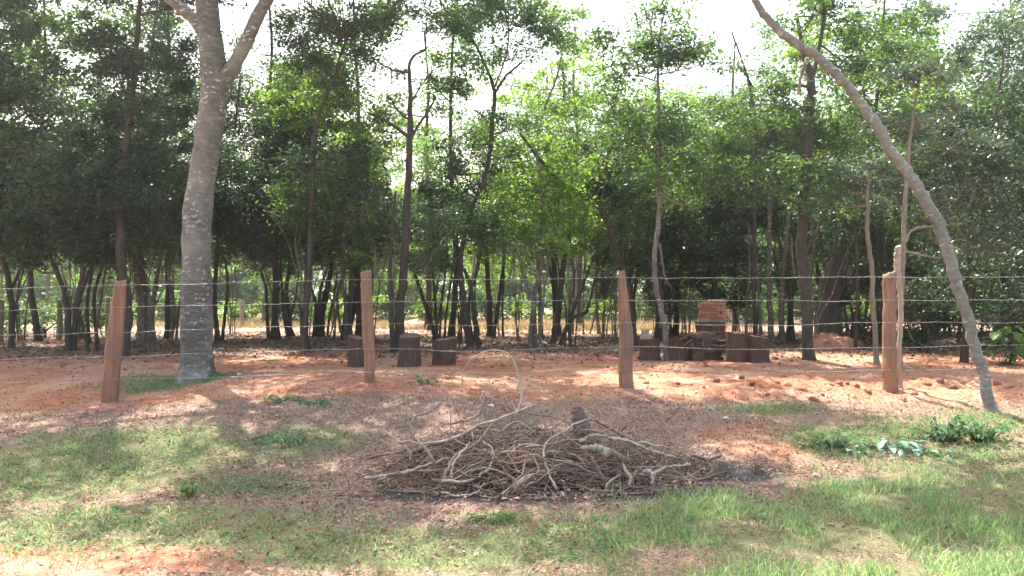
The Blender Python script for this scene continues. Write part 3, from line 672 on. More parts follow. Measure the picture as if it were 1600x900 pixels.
# low leafy shrubs in the wood at right
for i, (lab, px, py, bl, lf) in enumerate((
    ('dark leafy shrub at the right edge behind the bottom wires', 1590, 548, [(1590, 510, 50, 35), (1560, 480, 50, 35), (1620, 470, 60, 45), (1540, 520, 35, 25)], LEAF_DARK),
    ('low dark shrub just right of the fourth fence post', 1450, 552, [(1450, 510, 45, 35), (1430, 470, 45, 35), (1480, 480, 45, 40), (1470, 420, 55, 35)], LEAF_DARK),
    ('glossy pale-leaved shrub above the thin pale sapling', 1336, 548, [(1330, 300, 50, 30), (1370, 310, 45, 28), (1345, 265, 45, 24)], LEAF_GREY),
    ('dark undergrowth shrub between sturdy trunk and pale sapling', 1330, 540, [(1320, 450, 50, 40), (1350, 500, 40, 30), (1380, 440, 45, 40)], LEAF_DARK),
    ('dull green shrub behind the brick stack', 1120, 530, [(1080, 440, 55, 35), (1150, 450, 55, 35), (1120, 410, 60, 30), (1050, 470, 35, 25)], LEAF_DARK),
    ('sunlit green shrub low at the left edge beyond the grey posts', 70, 528, [(50, 500, 50, 22), (100, 505, 45, 18), (20, 490, 40, 25), (130, 490, 40, 22)], LEAF_MID))):
    st = [(px, py, 7), (px + 3, (py + bl[0][1]) / 2, 6), (bl[0][0], bl[0][1], 4)]
    grow_tree('shrub', lab, [st], Dof(px, py), bl, BARK_DARK, lf, L=0.10, lai=2.4, seed=600 + i, cat='shrub')

# trees that stand just outside the picture, left and right, whose crowns shade the scene
grow_tree('dark_tree', 'dark broad tree standing past the left edge, its leaves reaching in', [[(-150, 560, 24), (-140, 400, 20), (-120, 200, 15), (-100, 0, 9)]], 15.0,
          [(-80, 100, 140, 80), (-160, 250, 150, 100), (-60, -40, 130, 70), (-200, 60, 140, 90), (0, 60, 90, 60), (-40, 370, 90, 40)], BARK_DARK, LEAF_MID, L=0.12, lai=2.2, seed=61)
grow_tree('dark_tree', 'loose-crowned tree standing past the right edge, its leaves reaching in', [[(1760, 570, 22), (1750, 400, 18), (1720, 200, 14), (1690, 0, 9)]], 14.5,
          [(1680, 60, 130, 80), (1600, 20, 70, 40), (1760, 150, 140, 90), (1700, -60, 140, 60), (1800, 320, 120, 100), (1690, 420, 90, 60)], BARK_DARK, LEAF_GREY, L=0.12, lai=1.9, seed=62)

# --- fill trees deep in the wood: prototypes, then copies
def proto_tree(name, h, stems_n, crown_r, crown_h, z0, bark, leaf, L, lai, seed, r0=0.06, nb=10):
    rng = np.random.default_rng(seed)
    root = bpy.data.objects.new(name, None); root.empty_display_size = 0.2; link(root)
    wood, lv, tw = MB(), MB(), MB(); S = []
    for s in range(stems_n):
        a = rng.random() * 2 * PI; sp = (0.15 + 0.9 * rng.random()) * (0.4 if stems_n == 1 else 1.0)
        b0 = np.array([0.12 * math.cos(a), 0.12 * math.sin(a), -0.08]) * (0 if stems_n == 1 else 1) + np.array([0, 0, -0.08])
        P = [b0]
        for q in range(1, 6):
            t = q / 5
            P.append(np.array([sp * t ** 1.3 * math.cos(a), sp * t ** 1.3 * math.sin(a), h * t * (0.75 + 0.3 * rng.random() if q == 5 else 0.9)]) + rng.normal(0, 0.07, 3))
        Q = catmull(P, 18); R = np.linspace(r0, r0 * 0.3, 18) * (0.6 + 0.6 * rng.random()); R[0] *= 1.4
        tube(wood, Q, R, 7, True, 0.1, rng); S.append(Q)
    SQ = np.vstack(S)
    for k in range(nb):
        a = rng.random() * 2 * PI; rr = crown_r * math.sqrt(rng.random())
        c = np.array([rr * math.cos(a), rr * math.sin(a), z0 + crown_h * rng.random()])
        d = np.linalg.norm(SQ - c, axis=1) + 3 * np.clip(SQ[:, 2] - c[2] + 0.1, 0, 9); st = SQ[np.argmin(d)]
        tube(wood, catmull([st, (st + c) / 2 + rng.normal(0, 0.1, 3), c], 6), np.linspace(r0 * 0.4, 0.008, 6), 4, False)
        s = 0.55 + 0.5 * rng.random()
        crown_leaves(lv, tw, c, np.array([s, s, s * 0.62]), L, lai, c, rng, 0.25)
    wood.build('trunk', bark, root, True); lv.build('crown', leaf, root); tag(tw.build('twigs', bark, root, True), kind='stuff')
    return root

def copy_tree(root):
    c = root.copy(); link(c)
    for ch in list(root.children):
        k = ch.copy(); link(k, c)
    return c

MARKS = [(20, 'the left edge'), (180, 'the leftmost fence post'), (308, 'the forked tree'), (484, 'the straight slender tree'), (575, 'the second fence post'), (636, 'the tall slim tree'), (738, 'the twin trunks'), (870, 'the crooked tree'), (976, 'the third fence post'), (1035, 'the curved grey trunk'), (1112, 'the brick stack'), (1260, 'the sturdy dark trunk'), (1391, 'the fourth fence post'), (1510, 'the leaning tree foot'), (1600, 'the right edge')]
def place_labels(desc, spots):
    out = []; seen = {}
    for i, (x, y) in enumerate(spots):
        px = CX + x / y * F_PX
        m = min(MARKS, key=lambda q: abs(q[0] - px)); d = px - m[0]
        if m[0] == 20 and d < -30: t = 'beyond the left edge'
        elif m[0] == 1600 and d > 30: t = 'beyond the right edge'
        else: t = ('behind ' if abs(d) < 14 else 'left of ' if d < 0 else 'right of ') + m[1]
        seen.setdefault(t, []).append(i); out.append(t)
    res = [''] * len(spots)
    for t, ids in seen.items():
        ids = sorted(ids, key=lambda i: spots[i][1])
        for r, i in enumerate(ids):
            o = '' if len(ids) == 1 else (', nearest of them', ', second nearest', ', third nearest', ', fourth nearest', ', fifth nearest', ', sixth nearest', ', seventh nearest')[min(r, 6)] if r < len(ids) - 1 or len(ids) > 2 else ', farther one'
            res[i] = f'{desc} {t}{o}'
    return res

def scatter(protos, spots, label, cat, group, seed, smin=0.85, smax=1.15):
    rng = np.random.default_rng(seed); used = set(); labs = place_labels(label, spots)
    for i, (x, y) in enumerate(spots):
        k = i % len(protos)
        o = protos[k] if k not in used else copy_tree(protos[k]); used.add(k)
        s = smin + (smax - smin) * rng.random()
        if y < 30 and 540 < CX + x / y * F_PX < 1180: s *= 0.82
        o.location = (x, y, gz(x, y)); o.rotation_euler = (0, 0, rng.random() * 2 * PI); o.scale = (s, s, s * (0.92 + 0.16 * rng.random()))
        tag(o, labs[i], cat, group)

rs = np.random.default_rng(99)
pw = [proto_tree('slim_tree', 5.2, 3, 1.3, 2.6, 2.9, BARK_DARK, LEAF_DARK, 0.115, 1.9, 201, 0.042),
      proto_tree('slim_tree', 5.8, 2, 1.2, 2.9, 3.1, BARK_DARK, LEAF_MID, 0.115, 1.9, 202, 0.042),
      proto_tree('slim_tree', 4.8, 4, 1.5, 2.2, 2.7, BARK_GREY, LEAF_DARK, 0.115, 1.9, 203, 0.036),
      proto_tree('slim_tree', 6.2, 1, 1.3, 3.0, 3.2, BARK_DARK, LEAF_LIGHT, 0.115, 1.9, 204, 0.055)]
spots = []
for D_, lo, hi, k in ((18.5, -180, 1750, 9), (20.5, -150, 1750, 10), (23, -120, 1750, 11), (25.5, -60, 1700, 10)):
    for q in range(k):
        px = lo + (hi - lo) * (q + 0.5 + rs.normal(0, 0.22)) / k
        if D_ > 22 and 300 < px < 420: continue
        if 570 < px < 960 and D_ in (20.5, 25.5): continue
        if 0 < px < 330 and D_ > 20: continue
        d = D_ + rs.normal(0, 0.5)
        spots.append(((px - CX) / F_PX * d, d))
scatter(pw, spots, 'slim tree deep in the wood', 'tree', 'slim trees deep in the wood', 5)

# thin whippy stems that tangle between the trunks
pt = [proto_tree('thicket', 3.6, 6, 1.0, 1.9, 2.1, BARK_GREY, LEAF_MID, 0.10, 1.3, 206, 0.020, 3),
      proto_tree('thicket', 4.2, 5, 1.1, 2.2, 2.3, BARK_DARK, LEAF_LIGHT, 0.10, 1.3, 207, 0.024, 3),
      proto_tree('thicket', 3.2, 7, 1.2, 1.6, 1.9, BARK_GREY, LEAF_DARK, 0.10, 1.3, 208, 0.018, 3)]
spots = []
for q in range(34):
    px = -40 + 1680 * (q + 0.5 + rs.normal(0, 0.25)) / 34; d = 16.0 + 7.5 * ((q * 0.618) % 1)
    if abs(px - 308) < 40 or 1080 < px < 1145: continue
    spots.append(((px - CX) / F_PX * d, d))
scatter(pt, spots, 'thicket of thin stems', 'thicket', 'thin-stemmed thickets in the wood', 9, 0.85, 1.2)

# right half: the wood goes on, thicker
pr = [proto_tree('undergrowth_tree', 4.4, 5, 1.4, 2.6, 1.6, BARK_DARK, LEAF_DARK, 0.14, 1.9, 211, 0.04, 11),
      proto_tree('undergrowth_tree', 4.8, 4, 1.4, 3.0, 1.4, BARK_GREY, LEAF_MID, 0.14, 1.9, 212, 0.04, 11)]
spots = []
for q in range(16):
    px = 990 + q * 48 + rs.normal(0, 14); d = 21 + 6 * ((q * 0.618) % 1)
    spots.append(((px - CX) / F_PX * d, d))
for q in range(10):
    px = -60 + q * 32 + rs.normal(0, 10); d = 24 + 4 * ((q * 0.618) % 1)
    if px < 0: spots.append(((px - CX) / F_PX * d, d))
scatter(pr, spots, 'bushy low-branched undergrowth tree', 'tree', 'bushy undergrowth trees', 6)

# beyond the clearing: sunlit trees and bushes
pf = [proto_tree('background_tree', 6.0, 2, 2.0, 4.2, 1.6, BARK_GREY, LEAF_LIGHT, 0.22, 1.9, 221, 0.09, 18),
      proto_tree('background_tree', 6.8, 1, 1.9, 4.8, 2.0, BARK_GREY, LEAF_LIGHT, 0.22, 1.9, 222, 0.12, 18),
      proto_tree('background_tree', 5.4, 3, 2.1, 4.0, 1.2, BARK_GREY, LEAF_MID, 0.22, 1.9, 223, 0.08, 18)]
spots = []
for row, (D_, k) in enumerate(((36, 15), (41, 16), (47, 17))):
    for q in range(k):
        px = -110 + 1820 * (q + 0.5 * (row % 2) + rs.normal(0, 0.2)) / k; d = D_ + rs.normal(0, 0.8)
        spots.append(((px - CX) / F_PX * d, d))
scatter(pf, spots, 'sunlit tree beyond the clearing', 'tree', 'trees beyond the clearing', 7, 0.85, 1.2)

def proto_bush(seed, leaf, r=0.8, h=1.0, L=0.16):
    rng = np.random.default_rng(seed)
    root = bpy.data.objects.new('bush', None); link(root)
    lv, tw = MB(), MB()
    for k in range(6):
        c = np.array([rng.normal(0, 0.5) * r, rng.normal(0, 0.5) * r, h * (0.35 + 0.4 * rng.random())])
        tube(tw, catmull([np.array([0, 0, -0.05]), c * np.array([0.6, 0.6, 0.5]), c], 5), np.linspace(0.02, 0.006, 5), 4, False)
        crown_leaves(lv, tw, c, np.array([0.55 * r, 0.55 * r, 0.42 * h]), L, 1.7, c, rng, 0.22)
    tw.build('stems', BARK_GREY, root, True); lv.build('foliage', leaf, root)
    return root
pb = [proto_bush(231, LEAF_LIGHT, 1.0, 1.3), proto_bush(232, LEAF_MID, 1.1, 1.5), proto_bush(233, LEAF_LIGHT, 0.9, 1.0)]
spots = []
for q in range(34):
    px = -120 + 1900 * (q + rs.normal(0, 0.25)) / 34; d = 32.5 + rs.random() * 2.5
    spots.append(((px - CX) / F_PX * d, d))
scatter(pb, spots, 'far green bush edging the clearing', 'bush', 'bushes beyond the clearing', 8)

# the far wood reads as one mass
fw = MB(); rngf = np.random.default_rng(77)
for k in range(170):
    x = rngf.uniform(-75, 75); y = rngf.uniform(58, 72); top = 6.5 + 3.0 * vnoise(x * 0.15, 0, 3)
    n = 260
    P = np.array([x, y, 0]) + rngf.normal(0, 1, (n, 3)) * np.array([1.5, 1.2, 0]); P[:, 2] = 0.2 + rngf.random(n) ** 1.6 * float(top)
    leaf_quads(fw, P, 0.85, 0.6, rng=rngf)
tag(fw.build('far_wood', LEAF_MID), 'distant wood closing the view behind everything', 'wood', kind='stuff')

# ------------------------------------------------------------------ the wire fence
FD = 10.4
def fence():
    rng = np.random.default_rng(31)
    x0 = (576 - CX) / F_PX * FD
    root = thing('wire_fence', (x0, FD, gz(x0, FD)), 'five-strand barbed wire fence on rough reddish wooden posts', 'fence')
    posts = [[(-258, 470, 22), (-262, 640, 25)],
             [(189, 439, 17), (186, 470, 21), (180, 530, 25), (174, 590, 26), (172, 632, 27)],
             [(572, 425, 17), (573, 455, 18), (575, 500, 18), (575, 515, 20), (577, 550, 17), (578, 594, 17)],
             [(971, 424, 8), (972, 440, 11), (975, 480, 16), (978, 520, 19), (978, 560, 19), (979, 609, 20)],
             [(1390, 427, 18), (1391, 470, 18), (1390, 530, 18), (1391, 580, 20), (1392, 619, 21)],
             [(1812, 430, 18), (1815, 625, 20)]]
    post_objs, post_x = [], []
    for k, st in enumerate(posts):
        st = st[::-1]
        P = np.array([at(p[0], p[1], FD) for p in st]); R = np.array([p[2] for p in st]) / F_PX * FD / 2
        P[0, 2] = gz(P[0, 0], FD) - 0.15
        n = 22; Q = catmull(P, n); RR = np.interp(np.linspace(0, len(P) - 1, n), np.arange(len(P)), R)
        Q[1:-1, :2] += rng.normal(0, 0.004, (n - 2, 2))
        mb = MB(); sides = 16
        tube(mb, Q, RR * 1.02, sides, True, 0.0, rng, square=0.10)
        V = mb.v[0]; ang = np.tile(np.arange(sides), n); ring = np.repeat(np.arange(n), sides)
        cen = np.repeat(Q, sides, 0); groove = (_hash(ang, ang * 0 + k, 5) - 0.5) * 0.2 + (fbm(ang * 1.1, ring * 0.3, 8 + k, 2) - 0.37) * 0.16
        V[:n * sides] = cen + (V[:n * sides] - cen) * (1 + groove)[:, None]
        top = slice((n - 1) * sides, n * sides)
        V[top, 2] += rng.normal(0, 0.010, sides) + 0.25 * (V[top, 0] - Q[-1, 0])
        post_objs.append(mb.build('post', POST, root)); post_x.append(Q)
    strands = [[(-258, 478), (-100, 458), (0, 451), (185, 446), (380, 443), (572, 437), (770, 437), (972, 434), (1180, 434), (1390, 434), (1600, 433), (1812, 434)],
               [(-258, 510), (-100, 494), (0, 486), (183, 480), (380, 476), (574, 471), (770, 471), (975, 468), (1180, 471), (1390, 469), (1600, 468), (1812, 468)],
               [(-258, 548), (-100, 530), (0, 524), (180, 519), (380, 512), (575, 507), (770, 508), (977, 505), (1180, 508), (1390, 505), (1600, 505), (1812, 506)],
               [(-258, 584), (-100, 566), (0, 560), (176, 557), (380, 551), (577, 546), (770, 548), (978, 542), (1180, 546), (1390, 543), (1600, 540), (1812, 542)],
               [(-258, 618), (-100, 602), (0, 598), (174, 593), (380, 588), (577, 582), (770, 583), (979, 578), (1180, 580), (1390, 578), (1600, 575), (1812, 577)]]
    for k, s in enumerate(strands):
        P = np.array([at(a, b, FD - 0.10) for a, b in s])
        # the strand runs along the camera side of every post
        n = 420; Q = catmull(P, n)
        Q[:, 1] += 0.006 * np.sin(np.arange(n) * 0.11 + k)
        Q[:, 2] += np.convolve(rng.normal(0, 0.02, n), np.ones(15) / 15, 'same')
        mb = MB()
        w = np.arange(n) * 1.9
        off = np.stack([np.zeros(n), np.cos(w), np.sin(w)], -1) * 0.0019
        tube(mb, Q + off, 0.0018, 5, False); tube(mb, Q - off, 0.0018, 5, False)
        L = np.linalg.norm(np.diff(Q, axis=0), axis=1).sum()
        for b in np.arange(0.06, L, 0.125):
            i = int(b / L * (n - 1)); c = Q[i]
            for sg in (1, -1):
                d = unit(np.array([0.35 * rng.normal(), 0.8 * sg * rng.random() + 0.2, sg * 1.0])) * 0.016
                tube(mb, [c - d, c, c + d], [0.0009, 0.0019, 0.0009], 3, False)
        mb.build('wire', WIRE, root)
        for po, pq in zip(post_objs, post_x):                      # a staple holds each strand to each post
            d = np.linalg.norm(Q[:, None, ::2] - pq[None, :, ::2], axis=2); i = int(np.unravel_index(d.argmin(), d.shape)[0]); c = Q[i]
            sb = MB(); tube(sb, catmull([c + (-0.012, 0.03, 0.012), c + (-0.012, -0.007, 0.010), c + (0, -0.010, 0), c + (0.012, -0.007, -0.010), c + (0.012, 0.03, -0.012)], 9), 0.0022, 5, False)
            so = sb.build('staple', WIRE, po, True, origin=np.array(root.location))
fence()

# stick standing by the fourth post
grow_tree('stake', 'crooked bare stick stood upright against the fourth fence post', [[(1408, 600, 7), (1403, 560, 7), (1406, 500, 8), (1405, 460, 8), (1401, 430, 9), (1400, 405, 11), (1400, 385, 10)], [(1406, 578, 5), (1412, 590, 4), (1418, 596, 3)]], 10.62, [], BRANCH[2], LEAF_DARK, cat='stick', wide=0.95, sides=8, rough=0.06, bend=0.01, seed=3)

def far_fence():
    rng = np.random.default_rng(41)
    P0 = np.array([(5 - CX) / F_PX * 19.0, 19.0]); P1 = np.array([(412 - CX) / F_PX * 32.0, 32.0])
    root = thing('wire_fence', (P0[0], P0[1], gz(*P0)), 'old grey-posted wire fence running away into the clearing at left', 'fence')
    tops = []
    for k in range(8):
        p = P0 + (P1 - P0) * k / 7 + rng.normal(0, 0.06, 2); z = gz(*p); h = 0.95 + 0.12 * rng.random()
        mb = MB(); b = np.array([p[0], p[1], z - 0.1]); t = np.array([p[0] + rng.normal(0, 0.04), p[1], z + h])
        tube(mb, catmull([b, (b + t) / 2 + rng.normal(0, 0.015, 3), t], 8), np.linspace(0.072, 0.06, 8), 8, True, 0.12, rng)
        mb.build('post', BARK_PALE, root, True); tops.append((p, z))
    for hh in (0.3, 0.6, 0.88):
        mb = MB(); tube(mb, catmull([np.array([p[0] + 0.075, p[1], z + hh]) for p, z in tops], 60), 0.004, 4, False); mb.build('wire', WIRE, root)
far_fence()

# ------------------------------------------------------------------ stumps, logs, bricks
def stump(px0, px1, py0, py1, label, seed, flare=0.12, slant=0.0, hollow=False, group=None):
    rng = np.random.default_rng(seed)
    cx = (px0 + px1) / 2; x, D = gp(cx, py1)
    w = (px1 - px0) / F_PX * D / 2; h = (py1 - py0) / F_PX * D
    z = gz(x, D); root = thing('tree_stump', (x, D, z), label, 'stump', group)
    n, sides = 14, 22; s = np.linspace(0, 1, n)
    P = np.stack([x + slant * s * w, np.full(n, D + w * 0.8), z - 0.06 + s * (h + 0.06)], -1)
    R = w * (1 + flare * (1 - s) ** 3 - 0.04 * np.sin(s * 3))
    mb = MB(); tube(mb, P, R, sides, False, 0, rng); V = mb.v[0]
    ang = np.tile(np.arange(sides), n); ring = np.repeat(np.arange(n), sides); cen = np.repeat(P, sides, 0)
    dn = (fbm(ang * 0.8, ring * 0.25, seed, 3) - 0.44) * 0.35 + (_hash(ang, ang * 0, seed) - 0.5) * 0.08
    V[:] = cen + (V - cen) * (1 + dn)[:, None]
    V[(n - 1) * sides:, 2] += rng.normal(0, 0.006, sides) + 0.03 * np.sin(np.arange(sides) / sides * 2 * PI + seed)
    rim = V[(n - 1) * sides:].copy()
    mb.build('bark', STUMP, root, True)
    mt = MB(); c = rim.mean(0); inner = c + (rim - c) * 0.99; inner[:, 2] -= 0.012
    c2 = c - np.array([0, 0, 0.03 if not hollow else 0.14]); mid = c + (rim - c) * 0.55; mid[:, 2] = c[2] - 0.012 - (0.05 if hollow else 0)
    VV = np.vstack([inner, mid, c2]); jj = np.arange(sides); kk = (jj + 1) % sides
    mt.add(VV, [np.stack([jj, kk, kk + sides, jj + sides], -1), np.stack([jj + sides, kk + sides, np.full(sides, 2 * sides)], -1)])
    mt.build('cut_face', STUMP_CUT, root, True)
    return root, D, x, z + h
stump(541, 569, 527, 574, 'short round stump half hidden behind the second fence post', 71)
stump(620, 654, 525, 573, 'flared dark stump with streaked bark, middle of the three left stumps', 72, 0.22, 0.1)
stump(674, 712, 530, 571, 'wide low stump, rightmost of the three near the second fence post', 73, 0.05, 0.05)
r1 = stump(1001, 1034, 531, 563, 'dark stump carrying pale blocks, just right of the third fence post', 74)
stump(1048, 1080, 529, 563, 'dark stump between the curved grey trunk and the tangled roots', 75)
stump(1137, 1172, 524, 566, 'broad reddish stump in the middle of the row before the brick stack', 76, 0.08, 0.1)
stump(1172, 1207, 526, 566, 'dark stump at the right end of the row of logs', 77, 0.08, -0.1)

# pale blocks on the first right-hand stump
def box_obj(name, size, loc, rot, mat, parent=None, seed=0, bev=0.008, rough=0.006):
    rng = np.random.default_rng(seed)
    sx, sy, sz = [v / 2 for v in size]; b = min(bev, sx * .4, sy * .4, sz * .4)
    V = []
    for ix in (-1, 1):
        for iy in (-1, 1):
            for iz in (-1, 1):
                V += [(ix * sx, iy * (sy - b), iz * (sz - b)), (ix * (sx - b), iy * sy, iz * (sz - b)), (ix * (sx - b), iy * (sy - b), iz * sz)]
    V = np.array(V, float); V += rng.normal(0, rough * 0.3, V.shape)
    import bmesh
    bm = bmesh.new()
    vs = [bm.verts.new(v) for v in V]
    bmesh.ops.convex_hull(bm, input=vs)
    me = bpy.data.meshes.new(name); bm.to_mesh(me); bm.free(); me.materials.append(mat)
    o = bpy.data.objects.new(name, me); link(o, parent)
    o.location = loc; o.rotation_euler = rot
    return o
_, rD, rx, rz = r1
o = box_obj('block', (0.17, 0.15, 0.11), (rx - 0.06, rD + 0.14, rz + 0.045), (0.02, 0.03, 0.3), BLOCK, seed=1, bev=0.02, rough=0.02)
tag(o, 'lower pale block lying on the stump right of the third fence post', 'block')
o = box_obj('block', (0.12, 0.11, 0.08), (rx - 0.08, rD + 0.14, rz + 0.14), (0.03, -0.05, 0.7), BLOCK, seed=2, bev=0.015, rough=0.02)
tag(o, 'small pale block on top of the other block', 'block')

# tangled dark root plate in front of the bricks
def root_plate():
    rng = np.random.default_rng(81); x, D = gp(1108, 563); z = gz(x, D)
    root = thing('root_plate', (x, D, z), 'dark upturned tangle of roots below the orange bricks', 'roots')
    mb = MB(); n, sides = 9, 16; s = np.linspace(0, 1, n)
    P = np.stack([x + 0 * s, D + 0.25 + 0 * s, z - 0.05 + 0.5 * s], -1)
    tube(mb, P, 0.27 * (1 - 0.45 * s ** 2), sides, True, 0.35, rng); mb.build('stump', STUMP, root, True)
    for k in range(22):
        a = rng.random() * 2 * PI; st = np.array([x, D + 0.2, z + 0.25]) + rng.normal(0, 0.08, 3)
        d = np.array([math.cos(a), 0.5 * math.sin(a) - 0.25, 0.5 * rng.random() - 0.15]); Lr = 0.22 + 0.26 * rng.random()
        p2 = st + d * Lr * 0.6 + rng.normal(0, 0.04, 3); p3 = st + d * Lr + rng.normal(0, 0.05, 3); p3[2] = max(p3[2], z + 0.02)
        rb = MB(); tube(rb, catmull([st, p2, p3], 7), np.linspace(0.035, 0.008, 7) * (0.6 + 0.6 * rng.random()), 6, True, 0.15, rng); rb.build('root', STUMP, root, True)
root_plate()

def brick_stack():
    D = 15.6; x = (1113 - CX) / F_PX * D; z = gz(x, D); H = 0.56
    rng = np.random.default_rng(8)
    st = thing('tree_stump', (x, D, z), 'dark stand-in for the shaded brickwork under the orange bricks', 'stump')  # stump shape added in place of shaded brickwork and a dark hollow
    n, sides = 12, 20; s_ = np.linspace(0, 1, n); P = np.stack([x + 0 * s_, D + 0.16 + 0 * s_, z - 0.06 + s_ * (H + 0.06)], -1)
    mb = MB(); tube(mb, P, 0.27 * (1 + 0.2 * (1 - s_) ** 3), sides, True, 0.10, rng); mb.build('bark', STUMP, st, True)
    root = thing('brick_stack', (x, D, z + H), 'small stack of orange bricks on a dark stand-in right of the curved trunk', 'bricks')
    bw, bh, bd, j = 0.185, 0.046, 0.09, 0.009
    first = [box_obj('brick', (bw, bd, bh), (0, 0, 0), (0, 0, 0), BRICK, root, seed=4, bev=0.004)]
    me = first[0].data
    def put(px, py, pz, sx=1.0):
        if first: o = first.pop()
        else: o = bpy.data.objects.new('brick', me); link(o, root)
        o.location = (px + rng.normal(0, 0.006), py + rng.normal(0, 0.006), pz); o.rotation_euler = (0, 0, rng.normal(0, 0.03)); o.scale = (sx, 1, 1)
    s = box_obj('slab', (0.50, 0.30, 0.035), (0, 0.10, 0.02), (0, 0, 0), SLAB, root, seed=9, bev=0.008)
    c = bh + j; W = 0.47; z1 = 0.042
    for k in range(7):
        xs = [(-W / 2 + bw / 2, 1), (-W / 2 + 1.5 * bw + j, 1), (-W / 2 + 2.25 * bw + 2 * j, 0.48)] if k % 2 == 0 else [(-W / 2 + bw / 4, 0.48), (-W / 2 + bw + j, 1), (-W / 2 + 2 * bw + 2 * j, 1)]
        if k == 6: xs = xs[1:]
        for xx, sx in xs:
            for row in (0, 1): put(xx, row * (bd + j), z1 + k * c + bh / 2, sx)
brick_stack()

# broken dead trunk, a leaning wedge
def snag():
    rng = np.random.default_rng(83); D = 17.0; x = (1296 - CX) / F_PX * D; z = gz(x, D)
    root = thing('broken_trunk', (x, D, z), 'broken dark dead trunk with a splintered slanting top behind sturdy tree', 'tree stump')
    P = np.array([at(1292, 540, D), at(1294, 480, D), at(1300, 440, D), at(1308, 410, D), at(1315, 385, D), at(1318, 368, D)]); P[0, 2] = z - 0.08
    R = np.array([40, 34, 33, 26, 14, 5]) / F_PX * D / 2
    mb = MB(); Q = catmull(P, 24); tube(mb, Q, np.interp(np.linspace(0, 5, 24), range(6), R), 14, True, 0.34, rng); mb.build('trunk', BARK_DARK, root, True)
    for k in range(5):
        mb = MB(); a = at(1316 + 3 * k, 420 + 6 * k, D - 0.1); b = a + np.array([0.03 + 0.03 * rng.random(), 0, 0.5 - 0.07 * k])
        tube(mb, catmull([a, (a + b) / 2 + rng.normal(0, 0.02, 3), b], 6), np.linspace(0.04, 0.006, 6), 5, True, 0.2, rng); mb.build('splinter', ROTTEN, root, True)
snag()

def mound(px, py, rx, rz, name, seed, D=None):
    rng = np.random.default_rng(seed)
    if D is None: x, D = gp(px, py)
    else: x = (px - CX) / F_PX * D
    n, sides = 12, 36; V = []; 
    for i in range(n):
        t = i / (n - 1); r = rx * math.cos(t * PI / 2) ** 0.9; h = rz * math.sin(t * PI / 2)
        for k in range(sides):
            a = 2 * PI * k / sides
            V.append((x + r * math.cos(a), D + 0.8 * r * math.sin(a), h))
    V = np.array(V); d = fbm(V[:, 0] * 5, V[:, 1] * 5 + V[:, 2] * 6, seed, 4) - 0.45
    V[:, 2] = V[:, 2] * (1 + 0.9 * d) + ground_z(V[:, 0], V[:, 1]) - 0.04; V[:, 0] += d * rx * 0.25
    i = np.arange(n - 1)[:, None] * sides; j = np.arange(sides)[None, :]; k = (j + 1) % sides
    mb = MB(); mb.add(V, [np.stack([i + j, i + k, i + k + sides, i + j + sides], -1).reshape(-1, 4)])
    return tag(mb.build(name, SOIL_CLOD, smooth=True), kind='structure')
mound(1298, 545, 0.62, 0.34, 'soil_mound', 3, 16.6)
mound(652, 508, 0.9, 0.32, 'soil_mound', 4, 28.0)

def lump_mesh(name, seed, mat):
    import bmesh
    bm = bmesh.new(); bmesh.ops.create_icosphere(bm, subdivisions=2, radius=1.0)
    rng = np.random.default_rng(seed); off = rng.random(3) * 50
    for v in bm.verts:
        c = v.co; d = float(fbm(np.array([c.x * 1.6 + off[0] + c.z]), np.array([c.y * 1.6 + off[1] - c.z]), seed, 3)[0])
        v.co = c * (0.6 + 0.85 * d)
        v.co.z *= 0.75
    me = bpy.data.meshes.new(name); bm.to_mesh(me); bm.free(); me.materials.append(mat)
    return me
lumps = [lump_mesh('soil_clod', 300 + k, SOIL_CLOD) for k in range(5)]
rc = np.random.default_rng(55)
clods = [(1272, 627, 9), (1413, 628, 9), (1216, 600, 8), (1234, 603, 9), (1250, 610, 8), (1160, 592, 7), (1176, 600, 6), (1190, 606, 6), (1262, 612, 8), (1300, 604, 6), (1312, 600, 8), (1325, 602, 7), (1340, 606, 6),
         (1450, 603, 8), (1470, 600, 7), (1490, 608, 8), (1505, 600, 6), (1580, 606, 7), (1560, 600, 8), (1120, 598, 5), (1100, 606, 5), (1060, 600, 5), (1285, 618, 6), (1240, 622, 5), (1356, 612, 6), (1430, 616, 5), (1200, 618, 5), (1225, 590, 6), (1010, 600, 6), (1003, 592, 6), (12, 676, 10), (36, 680, 7)]
clod_labs = place_labels('small red earth clod', [gp(a, b) for a, b, c in clods])
for i, (px, py, s) in enumerate(clods):
    x, y = gp(px, py); s = s / F_PX * y * 0.85
    o = bpy.data.objects.new('soil_clod', lumps[i % 5]); link(o)
    o.location = (x, y + s * 0.5, gz(x, y + s * 0.5) + s * 0.02); o.rotation_euler = (rc.random() * 0.6, rc.random() * 0.6, rc.random() * 6); s = s * (0.55 + 0.75 * rc.random()) if i > 1 else s; o.scale = (s * (0.9 + 0.7 * rc.random()), s, s * (0.7 + 0.5 * rc.random()))
    if i == 0: tag(o, 'largest red earth clod, lying left of the fourth fence post', 'clod', 'red earth clods')
    elif i == 1: tag(o, 'red earth clod lying close in front of the fourth fence post', 'clod', 'red earth clods')
    elif i >= 30: tag(o, ('larger' if i == 30 else 'smaller') + ' red earth clod at the left edge of the verge', 'clod', 'red earth clods at left')
    else: tag(o, clod_labs[i], 'clod', 'red earth clods')
stones = lump_mesh('stone', 350, STONE)
